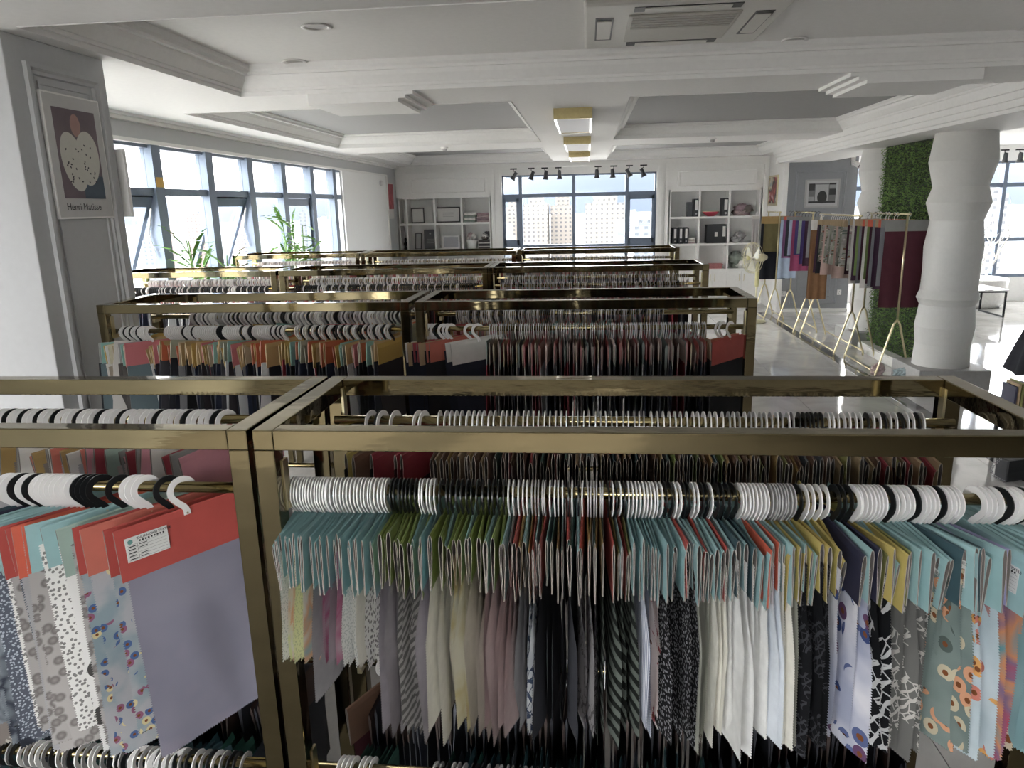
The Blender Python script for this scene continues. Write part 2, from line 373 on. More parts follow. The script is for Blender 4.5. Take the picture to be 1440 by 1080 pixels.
# right return wall, grey wall, side room -----------------------------------
struct('wall_right', MB().box(XT, XT + .1, YG + .1, YF, 0, ZS), white)
gw = struct('wall_grey', MB().box(XT, 4.31, YG, YG + .2, 0, ZC), greyw)
def mould(x0, x1, z0, z1, y, w=.035, t=.02):
    return MB().loop(x0, x1, z0, z1, [(0, 0), (0, t), (w * .4, t), (w * .6, t * .5), (w, t * .5), (w, 0)]), y
def wall_mould(x0, x1, z0, z1, y, mat, parent, w=.04, t=.022):
    mb, _ = mould(x0, x1, z0, z1, y, w, t)
    mb.v = [(x, y - zz, yy) for (x, yy, zz) in mb.v]
    return obj('panel_moulding', mb, mat, parent)
wall_mould(3.36, 4.15, 1.45, 2.28, YG, greyw, gw); wall_mould(3.36, 4.13, .12, 1.30, YG, greyw, gw); wall_mould(3.47, 4.02, .25, 1.18, YG, greyw, gw, .02, .012)
struct('trim_4', MB().box(XT - .045, XT + .03, YG - .03, YG + .05, 0, 2.50).box(3.02, 3.09, YG - .02, YG + .08, 2.40, 2.60), white)
struct('baseboard_right', MB().box(XT - .02, XT, YG + .05, YF, 0, .10).box(XT, 4.31, YG - .02, YG, 0, .06), white)
wr = MB(); wr.box(4.31, XR, YF, YF + .2, 0, .42); wr.box(4.31, XR, YF, YF + .2, 2.40, 2.7)
struct('wall_side', wr, white)
win3 = struct('window_3', MB().box(4.31, XR, YF + .04, YF + .12, .42, .48).box(4.31, XR, YF + .04, YF + .12, 2.36, 2.40), alu)
xs3 = [4.31, 5.25, 6.2, 7.15, 8.1, XR]
for x in xs3[1:-1]: obj('mullion', B(x - .03, x + .03, YF, YF + .13, .42, 2.4), alu, win3)
for a, b in zip(xs3[:-1], xs3[1:]):
    for z in (1.08, 2.0): obj('transom', B(a + .03, b - .03, YF + .02, YF + .12, z - .035, z + .035), alu, win3)
    for z0, z1 in ((.48, 1.045), (1.115, 1.965), (2.035, 2.36)): obj('pane', B(a + .03, b - .03, YF + .08, YF + .088, z0, z1), glass, win3)
struct('wall_outer', MB().box(XR, XR + .2, YB, YF + .2, 0, 2.7), pillw)
bk = MB().box(XL - .2, XR + .2, YB - .2, YB, 0, .45).box(XL - .2, XR + .2, YB - .2, YB, 2.415, ZC)  # unseen wall; its openings are added to light the front hangers
for x in (-3.6, -1.0, 1.8): bk.box(x - .25, x + .25, YB - .2, YB, .45, 2.415)
bk.box(.8, XR + .2, YB - .2, YB, .45, 2.415)
struct('wall_front', bk, white)

# the pillar with the poster -------------------------------------------------
PX0, PX1, PY0, PY1 = -2.78, -2.40, 3.055, 3.72
pil = struct('wall_pillar', MB().box(PX0, PX1, PY0, PY1, 0, ZS), pillw, bevel=.004)
mb = MB().loop(PY0 + .10, PY1 - .07, .3, 2.50, [(0, 0), (0, .02), (.02, .022), (.03, .01), (.045, .012), (.05, 0)])
mb.v = [(PX1 + zz, a, b) for (a, b, zz) in mb.v]; obj('panel_moulding', mb, pillw, pil)
mb = MB().loop(PY0 + .17, PY1 - .14, .37, 2.43, [(0, 0), (0, .008), (.012, .008), (.014, 0)])
mb.v = [(PX1 + zz, a, b) for (a, b, zz) in mb.v]; obj('panel_moulding', mb, pillw, pil)
# poster: frame with a generic print in the same colours
pt = thing('framed_poster', 'tall white framed art poster hung on the grey pillar', 'poster', (PX1, 3.405, 2.115))
PW, PH = .40, .555
obj('frame', MB().box(0, .022, -PW / 2, PW / 2, -PH / 2, PH / 2), white, pt, bevel=.002)
obj('paper', B(.022, .0225, -PW / 2 + .008, PW / 2 - .008, -PH / 2 + .008, PH / 2 - .008), M('poster_paper', '#c9c8c6', .6, var=.02), pt)
obj('print_background', B(.0225, .0230, -.145, .15, -.185, .215), M('print_mauve', '#77696f', .7, var=.12, scale=8), pt)
obj('print_lower_block', B(.0230, .0233, .0, .15, -.185, -.08), M('print_slate', '#4d5a66', .7, var=.1), pt)
sh = MB()
def blob(mb, cy, cz, ry, rz, x, tilt=0, n=28):
    mb.face([(x, cy + ry * math.cos(2 * PI * k / n) * math.cos(tilt) - rz * math.sin(2 * PI * k / n) * math.sin(tilt), cz + ry * math.cos(2 * PI * k / n) * math.sin(tilt) + rz * math.sin(2 * PI * k / n) * math.cos(tilt)) for k in range(n)])
blob(sh, -.045, -.02, .08, .135, .0236, .25); blob(sh, .055, .0, .085, .125, .0239, -.1)
obj('print_pale_shape', sh, M('print_ivory', '#d5d2c8', .7, var=.03), pt)
sh = MB()
for k in range(34): blob(sh, random.uniform(-.1, .12), random.uniform(-.12, .06), .006, .004, .0242, random.uniform(0, 3), 8)
obj('print_speckles', sh, M('print_dark', '#3c3a3e', .7), pt)['kind'] = 'stuff'
sh = MB(); blob(sh, .0, .145, .035, .05, .0236); obj('print_round_shape', sh, M('print_rose', '#b08d84', .7), pt)
text('poster_lettering', 'Henri Matisse', .044, M('ink', '#2b2b2d', .7), pt, (.0228, -.142, -.237), (PI / 2, 0, PI / 2))
cv = thing('canvas_board', 'blank white canvas board projecting behind the grey pillar', 'board', (-2.42, 3.74, 2.01))
obj('panel', B(-.20, .048, 0, .025, -.17, .17), white, cv, bevel=.003); obj('batten', B(-.19, .03, .025, .04, -.02, .02), pillw, cv)

# ================================================================== OUTSIDE
hz = MB()
NX, NY = 90, 10
random.seed(3)
pk = [(random.uniform(-9000, 9000), random.uniform(300, 900), random.uniform(120, 330)) for _ in range(40)]
for j in range(NY + 1):
    for i in range(NX + 1):
        a = -1.75 + 3.5 * i / NX
        R = 5200 + 250 * j; x, y = R * math.sin(a), R * math.cos(a); s = a * 5200
        h = sum(hh * math.exp(-((s - px) / w) ** 2) for px, w, hh in pk) * .42 + 92 + 14 * math.sin(s * .011) + 9 * math.sin(s * .031)
        h *= math.sin(PI * .92 * j / NY) ** .8
        hz.v.append((x, y, -60.5 + h))
for j in range(NY):
    for i in range(NX):
        b = j * (NX + 1) + i; hz.f.append((b, b + 1, b + NX + 2, b + NX + 1)); hz.m.append(0)
struct('hills', hz, M('hazed_forest_hills', '#2a3340', .95, var=.04, scale=.002), smooth=True)  # dark forest tone with the blue of distance haze mixed into the colour
struct('ground', MB().box(-9000, 9000, -3000, 9000, -61, -60), M('city_ground', '#918f8b', .95, var=.25, scale=.02))
def bmat(name, wall, win_, sx, sz):
    m, n, p = newmat(name); N = n.nodes.new; K = n.links.new
    tc = N('ShaderNodeTexCoord'); sp = N('ShaderNodeSeparateXYZ'); K(tc.outputs['Object'], sp.inputs[0])
    ad = N('ShaderNodeMath'); ad.operation = 'ADD'; K(sp.outputs[0], ad.inputs[0]); K(sp.outputs[1], ad.inputs[1])
    outs = []
    for sock, per, duty in ((ad.outputs[0], sx, .42), (sp.outputs[2], sz, .45)):
        d = N('ShaderNodeMath'); d.operation = 'DIVIDE'; d.inputs[1].default_value = per; K(sock, d.inputs[0])
        fr = N('ShaderNodeMath'); fr.operation = 'FRACT'; K(d.outputs[0], fr.inputs[0])
        lt = N('ShaderNodeMath'); lt.operation = 'LESS_THAN'; lt.inputs[1].default_value = duty; K(fr.outputs[0], lt.inputs[0]); outs.append(lt.outputs[0])
    mm = N('ShaderNodeMath'); mm.operation = 'MULTIPLY'; K(outs[0], mm.inputs[0]); K(outs[1], mm.inputs[1])
    mx = N('ShaderNodeMix'); mx.data_type = 'RGBA'; K(mm.outputs[0], mx.inputs[0]); mx.inputs[6].default_value = lin(wall); mx.inputs[7].default_value = lin(win_); K(mx.outputs[2], p.inputs['Base Color'])
    p.inputs['Roughness'].default_value = .7
    return m
bm1 = bmat('tower_cream', '#5a5652', '#35363a', 1.9, 1.7); bm2 = bmat('tower_white', '#585a5c', '#3a3d42', 4.2, 3.1); bm3 = bmat('tower_rose', '#625754', '#4a4446', 3.8, 3.0); bm4 = bmat('block_grey', '#4e5359', '#3a4047', 5, 3.4)
def tower(px0, px1, pyt, Y, mat, label, group=None, dep=14, zb=-60):
    a = atY(px0, pyt, Y); b = atY(px1, pyt, Y); w = b.x - a.x; top = a.z - zb
    t = thing('tower_block', label, 'building', (a.x, Y, zb), group=group)
    k = max(1, int(round(w / 11)))
    for q in range(k):
        x0, x1 = w * q / k, w * (q + 1) / k; hh = top * (1 - .02 * (q % 2)); dy = 2.2 * (q % 2)
        obj('tower_wing', MB().box(x0, x1, dy, dep, 0, hh), mat, t)
        obj('roof_house', MB().box(x0 + .2 * (x1 - x0), x1 - .2 * (x1 - x0), 3, dep - 3, hh, hh + 3.5), mat, t)
    return t
tower(709, 729, 292, 330, bm1, 'narrow cream tower seen past the slim left far-window pane')
tower(735, 770, 288, 300, bm1, 'cream residential tower with stepped roof behind the far window')
tower(774, 807, 289, 306, bm1, 'cream residential tower joined beside the stepped-roof one')
tower(823, 880, 286, 280, bm1, 'wide cream residential tower past the far window centre mullion')
tower(893, 921, 318, 420, bm4, 'low pale grey block past the slim right far-window pane', zb=-60)
tower(866, 882, 331, 180, bm4, 'grey low roof in front of the wide cream tower')
tower(706, 718, 335, 200, bm4, 'grey low roof in front of the narrow cream tower')
tower(1383, 1419, 272, 330, bm2, 'white high-rise block seen past the white wavy column')
random.seed(5)
for px, py, Y, m, lb in ((196, 304, 600, bm4, 'pale grey tower seen through the open sash by the pillar'), (212, 316, 420, bm3, 'rose tiled tower seen below the orange note'), (262, 306, 650, bm3, 'rose tower group through the second window bay'), (274, 301, 700, bm2, 'white slim tower through the second window bay'), (330, 302, 640, bm3, 'pinkish slab tower through the third window bay'), (340, 312, 560, bm2, 'white slab through the third window bay'), (420, 298, 740, bm4, 'grey hazy tower behind the second plant')):
    tower(px, px + 16, py, Y, m, lb, dep=12)
sb = MB()
for k in range(900):
    a = random.uniform(-1.5, 1.1); R = random.uniform(860, 3800); x, y = R * math.sin(a), R * math.cos(a); w = random.uniform(8, 30); h = random.uniform(6, 32)
    sb.box(x - w, x + w, y - 8, y + 8, -60, -60 + h)
cty = obj('city_blocks', sb, bmat('city_block_wall', '#8f9296', '#6a6e74', 6, 4)); cty['kind'] = 'stuff'; tag(cty, 'distant low city blocks spread below the hills', 'buildings')

# ================================================================== BRASS RACKS
RW, RD, RT, RH = 1.50, .465, .041, 1.44          # width, depth, tube, height
R1 = .0115                                       # hanging rail radius
def rack(x1, y0, label, zf, zb, RW=RW):
    """x1 = right outer edge, y0 = front face"""
    t = thing('brass_display_rack', label, 'display rack', (x1 - RW, y0, 0), group='brass fabric racks in rows')
    for x in (0, RW - RT):
        for y in (0, RD - RT): obj('post', B(x, x + RT, y, y + RT, 0, RH - (0 if 0 else RT)), brass, t, bevel=.002)
    obj('top_bar', B(RT, RW - RT, 0, RT, RH - RT, RH), brass, t, bevel=.002); obj('top_bar', B(RT, RW - RT, RD - RT, RD, RH - RT, RH), brass, t, bevel=.002)
    for x in (0, RW - RT): obj('top_bar', B(x, x + RT, 0, RD, RH - RT + .0002, RH), brass, t, bevel=.002)
    for z in (.10,):
        for x in (0, RW - RT): obj('base_bar', B(x, x + RT, RT, RD - RT, z, z + RT), brass, t)
        obj('base_bar', B(RT, RW - RT, RD / 2 - RT / 2, RD / 2 + RT / 2, z, z + RT), brass, t)
    for yr, zr in ((.07, zf), (RD - .07, zb), (.07, zf - .675), (RD - .07, zb - .675)):
        obj('hang_rail', MB().tube([(RT * .6, yr, zr), (RW - RT * .6, yr, zr)], R1, 14), brass2, t, smooth=True)
        for x, sx in ((RT, 1), (RW - RT, -1)):
            yp = RT if yr < RD / 2 else RD - RT
            y0_, y1_ = sorted((yp - .002, yr + (.014 if yr > yp else -.014)))
            bk_ = MB().box(min(x - sx * .008, x + sx * .004), max(x - sx * .008, x + sx * .004), y0_, y1_, zr - .03, zr - .012)
            bk_.box(min(x - sx * .003, x + sx * .003), max(x - sx * .003, x + sx * .003), yp - .012, yp + .012, zr - .03, zr + .075)
            obj('rail_bracket', bk_, gold, t)
    return t
ZF, ZB = 1.293, 1.345
rows = [(1.305, [(2.085 * .41, 'polished brass rack hung with teal, green and yellow header cards'), (-1.600 * .41, 'polished brass rack with a plain lilac swatch at its end')]),
        (3.245, [(1.775 * .41, 'brass rack hung with dark navy swatches and two bare off-white cards'), (-1.95 * .41, 'brass rack with ochre cards next to the poster pillar')]),
        (5.08, [(1.98 * .41, 'brass rack beside the aisle, one row before the last row'), (-1.66 * .41, 'middle brass rack of the row before the last row'), (-5.37 * .41, 'brass rack with black hooks nearest the window plants')]),
        (7.0, [(2.06 * .41, 'brass rack of the last row in line with the far window'), (-1.63 * .41, 'brass rack of the last row in line with the left bookcase'), (-5.32 * .41, 'brass rack of the last row standing by the window plants')])]
ZR2, ZB2 = 1.306, 1.327
for ri, (y0, bays) in enumerate(rows):
    for bi, (x1, lb) in enumerate(bays): rack(x1, y0, lb, ZF if ri == 0 else ZR2, ZB if ri == 0 else ZB2, 1.28 if bi == 2 else RW)

# ================================================================== SAMPLE HANGERS
def hook_path(n=18):
    r = .0252; pts = []
    for k in range(n): a = math.radians(12 + 215 * k / (n - 1)); pts.append((r * math.cos(a), r * math.sin(a)))
    pts += [(-.0105, -.0265), (-.003, -.0340), (.0015, -.0415), (.003, -.049), (.003, -.055)]
    return pts
def hook_mesh(th=.0026, w=.0064, n=18, hole=True):
    P = hook_path(n); mb = MB(); k = len(P); L = []
    for i, p in enumerate(P):
        a = P[max(0, i - 1)]; c = P[min(k - 1, i + 1)]; t = Vector((c[0] - a[0], c[1] - a[1])).normalized(); nn = Vector((-t.y, t.x))
        ww = w * (.85 if i == 0 else 1.0) * (1.12 if i > k - 3 else 1); L.append((Vector(p) + nn * ww, Vector(p) - nn * ww))
    for i in range(k - 1):
        (a, b), (c, d) = L[i], L[i + 1]
        for x, q in ((-th / 2, (a, c, d, b)), (th / 2, (a, b, d, c))): mb.face([(x, v.x, v.y) for v in q])
        mb.face([(-th / 2, a.x, a.y), (th / 2, a.x, a.y), (th / 2, c.x, c.y), (-th / 2, c.x, c.y)]); mb.face([(-th / 2, b.x, b.y), (-th / 2, d.x, d.y), (th / 2, d.x, d.y), (th / 2, b.x, b.y)])
    for a, b in (L[0], L[-1]): mb.face([(-th / 2, a.x, a.y), (-th / 2, b.x, b.y), (th / 2, b.x, b.y), (th / 2, a.x, a.y)])
    if hole: mb.lathe([(.0025, -th * .5 - .0006), (.0025, th * .5 + .0006)], 8, (0, .003, -.051), 1, Matrix.Rotation(PI / 2, 3, 'Y'))
    return mb.mesh('hook')
CW, CH, RZ = .138, .103, -.040      # half width, height and ridge level of a header card (hook ring centre = 0)
def card_mesh(bul, hw=CW, h=CH):
    up = [(.0, 0), (bul * .6, -.003), (bul, -.016), (bul * .85, -h * .45), (bul * .45, -h * .8), (.0012, -h)]
    prof_ = [(-x, z) for x, z in up[::-1]] + [(x, z) for x, z in up[1:]]
    t = .0008; mb = MB(); k = len(prof_)
    inn = []
    for i, (x, z) in enumerate(prof_):
        inn.append((x - math.copysign(min(t, abs(x) * .7), x) if x else 0, z - (t if abs(x) < 1e-6 else t * .3)))
    for i in range(k - 1):
        a, b = prof_[i], prof_[i + 1]; c, d = inn[i], inn[i + 1]
        mb.face([(a[0], -hw, a[1] + RZ), (a[0], hw, a[1] + RZ), (b[0], hw, b[1] + RZ), (b[0], -hw, b[1] + RZ)], 0)
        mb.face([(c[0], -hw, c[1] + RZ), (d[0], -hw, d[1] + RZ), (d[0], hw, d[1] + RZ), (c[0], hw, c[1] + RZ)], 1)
        for y in (-hw, hw): mb.face([(a[0], y, a[1] + RZ), (b[0], y, b[1] + RZ), (d[0], y, d[1] + RZ), (c[0], y, c[1] + RZ)], 2)
    return mb.mesh('header_card')
def swatch_mesh(L, seed, curl, hw=.134, amp=.0035):
    rnd = random.Random(seed); ph = [rnd.uniform(0, 6.28) for _ in range(4)]; tp = .0055; nr = int(L / (tp / 2)); nc = 9
    top = RZ - .035
    def X(y, s):
        g = min(1, max(0, s - .07) / .16); e = max(0, (-y - .03) / (hw - .03)); e2 = max(0, (y - .06) / (hw - .06))
        return amp * g * (math.sin(22 * y + ph[0] + s * 5) + .6 * math.sin(47 * y + ph[1] - s * 9)) + curl * e * e * min(1, max(0, s - .06) / .12) * (1 + .35 * math.sin(9 * s + ph[2])) + curl * .3 * e2 * g
    mb = MB()
    for i in range(nr + 1):
        s = i * tp / 2; z = .0018 if i % 2 else -.0018
        for j in range(nc + 1):
            y = -hw + 2 * hw * j / nc
            if j == 0: y -= z
            if j == nc: y += z
            mb.v.append((X(y, s), y, top - s - .004 * math.sin(14 * y + ph[3]) * (i / nr)))
    for i in range(nr):
        for j in range(nc):
            b = i * (nc + 1) + j; mb.f.append((b, b + nc + 1, b + nc + 2, b + 1)); mb.m.append(0)
    for j in range(nc):           # pinked hem
        a = nr * (nc + 1) + j; va, vb = Vector(mb.v[a]), Vector(mb.v[a + 1]); kk = max(1, int((vb - va).length / tp)); ids = [a]
        for q in range(kk):
            p = va.lerp(vb, (q + .5) / kk); mb.v.append((p.x, p.y, p.z - .0035)); ids.append(len(mb.v) - 1)
            if q < kk - 1: p = va.lerp(vb, (q + 1) / kk); mb.v.append(tuple(p)); ids.append(len(mb.v) - 1)
        ids.append(a + 1); mb.f.append(tuple(ids)); mb.m.append(0)
    return mb.mesh('swatch', True)
HOOK = hook_mesh(); CARD_N = [card_mesh(.0022, CW + a, CH + b) for a, b in ((0, 0), (-.012, -.012), (.006, .010), (-.004, .004))]; CARD_W = [card_mesh(.0042, CW + a, CH + b) for a, b in ((0, 0), (-.014, -.010), (.006, .012), (-.006, .004))]
SW = {}
def get_sw(L, v, c):
    k = (round(L, 2), v, c)
    if k not in SW: SW[k] = swatch_mesh(L, hash(k) % 1000, c)
    return SW[k]
hookm = {'w': ('white', wplas), 'b': ('black', dplas), 'g': ('grey', gplas)}
def cardm(n, c): return M('card_' + n, soft(c), .55, var=.05, scale=20)
CARD = {k: cardm(k, c) for k, c in {'teal': '#98c6c8', 'green': '#8ca03a', 'red': '#c23f33', 'ochre': '#a8843a', 'dark green': '#2f5a50', 'orange': '#e2562c', 'yellow': '#d3ba4a', 'olive': '#8a8a3c', 'navy': '#33344e',
        'grey': '#8f908c', 'lilac': '#a39fd0', 'sage': '#9fb8ab', 'coral': '#d3674f', 'brown': '#7c5a44', 'crimson': '#a82c3c', 'tan': '#b89a6c', 'off-white': '#d8d3cc', 'pink': '#d98a98', 'dark teal': '#3b5d66', 'slate': '#4c525c'}.items()}
FAB = {
 'pale yellow print': fabric('a', 'abstract', ['#f0f0d8', '#eaf0a8', '#f4f2e6', '#f2c08a', '#9ccbd0'], 14), 'white lace': fabric('b', 'dots', ['#f2f2ee', '#cfd3d0'], 160), 'yellow lace': fabric('b2', 'dots', ['#eef0b4', '#d2d8a0'], 150),
 'plain grey': fabric('c', 'plain', ['#b0aeb0']), 'pink print': fabric('d', 'abstract', ['#d8c8d0', '#cf6f98', '#c8bccb'], 12), 'ivory': fabric('e', 'plain', ['#efebdd']), 'white speckled': fabric('f', 'dots', ['#f3f1ec', '#8e8c88'], 90),
 'lilac grey': fabric('g', 'plain', ['#b7b0b6']), 'grey zebra print': fabric('h', 'zebra', ['#8a8784', '#d3cfcb'], 16), 'beige': fabric('i', 'plain', ['#cfc6b6']), 'cream print': fabric('j', 'abstract', ['#ded6c0', '#e6e2d0', '#d2c486', '#d8a498'], 9),
 'dusty pink': fabric('k', 'plain', ['#cbb2b0']), 'white with navy flowers': fabric('l', 'line', ['#f0f1f2', '#4a5a7c'], 30), 'charcoal': fabric('m', 'plain', ['#42434a']), 'grey lace': fabric('n', 'line', ['#9b9697', '#5f5a5c'], 45),
 'black leaf print': fabric('o', 'zebra', ['#1c211d', '#6c756c'], 11), 'blue striped': fabric('p', 'stripe', ['#eef0f6', '#9aa2c4'], 40), 'rose ivory': fabric('q', 'floral', ['#e8dcd8', '#e2d2ce', '#b04c54', '#e8dcd8', '#d8b0ae'], 30),
 'black glitter': fabric('r', 'dots', ['#141418', '#9c9ca0'], 120), 'sage': fabric('s', 'plain', ['#b4b4a4']), 'plain white': fabric('t', 'plain', ['#f1f0ec']), 'pale blue': fabric('u', 'plain', ['#dfe6ee']),
 'black lace': fabric('v', 'line', ['#16171b', '#45464c'], 55), 'blue purple floral': fabric('w', 'floral', ['#e6e4ea', '#aeb4cc', '#5b6a9e', '#6e4670', '#39508a'], 22), 'black paisley': fabric('x', 'line', ['#15161a', '#c8c8c8'], 34),
 'silver floral': fabric('y', 'line', ['#6f6e6a', '#c9c5bc'], 40), 'green floral': fabric('z', 'floral', ['#7f908b', '#6c7f7c', '#e09a6a', '#cdbf9c', '#54645f'], 24), 'daisy print': fabric('a2', 'floral', ['#c8d6de', '#b0c4cc', '#e8a23a', '#f0e2b0', '#d87860'], 26),
 'red abstract': fabric('b3', 'abstract', ['#7d4a60', '#c4405c', '#8a6a8c', '#d88a50', '#5b9aa4'], 11), 'orange-flowered teal': fabric('c2', 'floral', ['#7fa6aa', '#6d979c', '#d8703a', '#c9b89a', '#a83c30'], 16),
 'plain lilac': fabric('d2', 'abstract', ['#8e8a9c', '#868396', '#988d9e'], 5), 'grey leopard': fabric('e2', 'leopard', ['#b4aeaa', '#9c9692', '#7c7672'], 34), 'white polka dot': fabric('f2', 'dots', ['#f0eeea', '#4a4846'], 12),
 'navy patchwork': fabric('g2', 'abstract', ['#22242c', '#3c4250', '#8e98a0', '#2c3040'], 16), 'brown floral line': fabric('h2', 'line', ['#8f847c', '#cfc6ba'], 38), 'blue tweed': fabric('i2', 'dots', ['#5b6270', '#b8c0cc'], 130),
 'blue floral': fabric('j2', 'floral', ['#8aa0a8', '#b0b0b4', '#4a6aa0', '#9a5a78', '#d8c88a'], 40), 'dark plain': fabric('k2', 'plain', ['#2a2b30']), 'navy': fabric('l2', 'plain', ['#262b3a']), 'wine': fabric('m2', 'plain', ['#5a2a34']), 'taupe': fabric('n2', 'plain', ['#8a7f78'])}
COUNT = {}
def hanger(x, y, z, yaw, hk, card, fab, L=.33, curl=0.0, wide=False, tilt=0, where='', extra='', hook_dx=0, v=None):
    label = f'{card} header card on {hookm[hk][0]} hook with {fab} swatch{extra}, {where}'
    g = f'{card} cards, {hookm[hk][0]} hooks, {fab} swatches, {where}'
    t = thing('fabric_hanger', label, 'fabric sample', (x, y, z + R1 - .0185), (math.radians(tilt), 0, yaw), g)
    link('hook', HOOK, [hookm[hk][1], gold], t, own=True, loc=(hook_dx, 0, 0))
    c = link('header_card', random.choice(CARD_W if wide else CARD_N), [CARD[card], inner, paper], t, own=True)
    if L: link('swatch', get_sw(L, random.randrange(3) if v is None else v, curl), [FAB[fab]], t, own=True)
    return t, c
OUT1 = 'teal-card rack outer rail'
YF1, YB1 = 1.305 + .07, 1.305 + RD - .07
def run(px0, px1, n, hooks, cards, fabs, Ls, yaw, curl, yr=YF1, zr=ZF, py=690, where=OUT1, jit=.15, wide=None):
    last = None
    for i in range(n):
        px = px0 + (px1 - px0) * (i + .5) / n + random.uniform(-jit, jit) * (px1 - px0) / n
        x = atY(px, py, yr).x
        yw = math.radians(yaw + random.uniform(-2.2, 2.2))
        wd = (px1 - px0) / n > 5.5 if wide is None else wide
        hanger(x, yr, zr, yw, hooks[i % len(hooks)], cards[i % len(cards)], fabs[min(len(fabs) - 1, int(i * len(fabs) / n))], random.choice(Ls), curl, wd, random.gauss(0, 4.0) + 2.5 * math.sin(px * .11), where)
A, C_ = (.225, .235), (.36, .37, .385)
run(410, 462, 13, 'w', ['teal'], ['white lace', 'pale yellow print', 'yellow lace', 'pale yellow print'], A, 2, -.008)
run(462, 500, 8, 'w', ['teal'], ['plain grey', 'pink print', 'lilac grey', 'pink print'], (.225, .235), 3, -.008)
run(500, 548, 10, 'w', ['teal'], ['white lace', 'ivory', 'white speckled'], (.225, .235), 2, -.010)
run(549, 588, 7, 'b', ['green'], ['lilac grey', 'grey zebra print'], C_, 3, -.012, wide=True)
run(589, 616, 5, 'w', ['teal', 'teal', 'green'], ['grey zebra print', 'lilac grey'], C_, 3, -.012)
run(618, 712, 13, 'b', ['green', 'green', 'teal', 'green'], ['ivory', 'cream print', 'beige', 'dusty pink'], C_, 2, -.012, wide=True)
run(714, 745, 5, 'w', ['teal', 'grey', 'red', 'ochre'], ['dusty pink', 'plain grey'], C_, 0, -.010)
run(746, 770, 5, 'g', ['ochre', 'red', 'teal'], ['white with navy flowers', 'charcoal'], C_, 0, -.010)
run(772, 794, 4, 'w', ['teal', 'dark green', 'ochre'], ['charcoal'], C_, 0, 0)
run(795, 823, 4, 'bw', ['red', 'dark green', 'teal'], ['charcoal', 'grey lace'], C_, 0, .008)
run(824, 850, 6, 'g', ['ochre', 'ochre', 'dark green'], ['grey lace', 'black leaf print'], C_, 0, .008)
run(852, 885, 6, 'bw', ['red', 'olive', 'teal'], ['black leaf print'], C_, 3, .010)
run(886, 930, 9, 'w', ['teal'], ['blue striped', 'rose ivory', 'black glitter'], (.33, .37), 4, .010)
run(932, 1000, 11, 'bbww', ['teal', 'teal', 'red', 'teal'], ['black glitter', 'sage', 'ivory'], C_, 6, .010)
run(1001, 1035, 4, 'b', ['teal', 'dark teal'], ['plain white'], (.38, .39), 6, .012, wide=True)
run(1036, 1077, 8, 'w', ['teal', 'teal', 'orange'], ['plain white', 'pale blue', 'ivory'], C_, 6, .012)
run(1079, 1114, 8, 'g', ['yellow', 'teal', 'yellow'], ['sage', 'black lace'], C_, 5, .010)
run(1116, 1163, 5, 'bwwww', ['yellow', 'yellow', 'teal'], ['black lace', 'blue purple floral'], C_, 4, .010, wide=True)
run(1168, 1196, 3, 'b', ['navy', 'teal'], ['blue purple floral', 'black paisley'], C_, 6, .012, wide=True)
run(1197, 1240, 8, 'w', ['yellow', 'olive', 'teal', 'teal'], ['black paisley', 'silver floral'], C_, 9, .010)
run(1242, 1277, 5, 'bwwww', ['teal'], ['silver floral', 'green floral'], C_, 12, .010, wide=True)
run(1279, 1312, 5, 'bwwww', ['teal', 'dark teal', 'teal'], ['green floral', 'daisy print'], C_, 13, .012, wide=True)
run(1314, 1345, 5, 'bwwww', ['teal', 'lilac', 'teal'], ['daisy print', 'red abstract'], C_, 14, .012, wide=True)
run(1368, 1400, 4, 'w', ['teal'], ['red abstract', 'orange-flowered teal'], C_, 14, .012, wide=True)
run(1402, 1462, 8, 'bwwwbw', ['teal'], ['orange-flowered teal'], C_, 24, .010, wide=True)
# the longer plain grey one among the short swatches
hanger(atY(463, 690, YF1).x, YF1, ZF, .05, 'w', 'teal', 'plain grey', .32, -.02, False, 0, OUT1, extra=' cut longer')
# outer rail of the other front rack, turned towards the aisle
OUT2 = 'lilac-swatch rack outer rail'
seq = [(14, 'w', 'dark teal', 'brown floral line'), (24, 'w', 'dark teal', 'brown floral line'), (34, 'b', 'navy', 'navy patchwork'), (45, 'w', 'teal', 'navy patchwork'), (54, 'b', 'teal', 'navy patchwork'), (64, 'w', 'teal', 'navy patchwork'), (71, 'w', 'teal', 'blue tweed'), (78, 'w', 'teal', 'blue tweed'),
       (85, 'w', 'teal', 'blue tweed'), (92, 'w', 'teal', 'white speckled'), (99, 'w', 'red', 'grey leopard'), (106, 'w', 'red', 'blue tweed'), (113, 'w', 'orange', 'plain grey'), (121, 'b', 'orange', 'plain grey'), (128, 'b', 'orange', 'grey leopard'), (135, 'b', 'teal', 'grey leopard'), (143, 'b', 'teal', 'white speckled'),
       (170, 'b', 'sage', 'white polka dot'), (189, 'w', 'sage', 'grey leopard'), (197, 'w', 'red', 'blue floral'), (206, 'w', 'coral', 'blue floral'), (236, 'b', 'red', 'blue floral')]
random.seed(11)
for i, (px, hk, cd_, fb) in enumerate(seq):
    hanger(atY(px, 690, YF1).x, YF1, ZF, math.radians(-34 + random.uniform(-2, 2)), hk, cd_, fb, random.choice((.44, .47, .50)), -.006, False, random.uniform(-2, 3), OUT2)
lil, lilc = hanger(atY(255, 690, YF1).x, YF1, ZF, math.radians(-36), 'w', 'red', 'plain lilac', .50, .0, False, 1.5, OUT2, hook_dx=.0046, v=0)
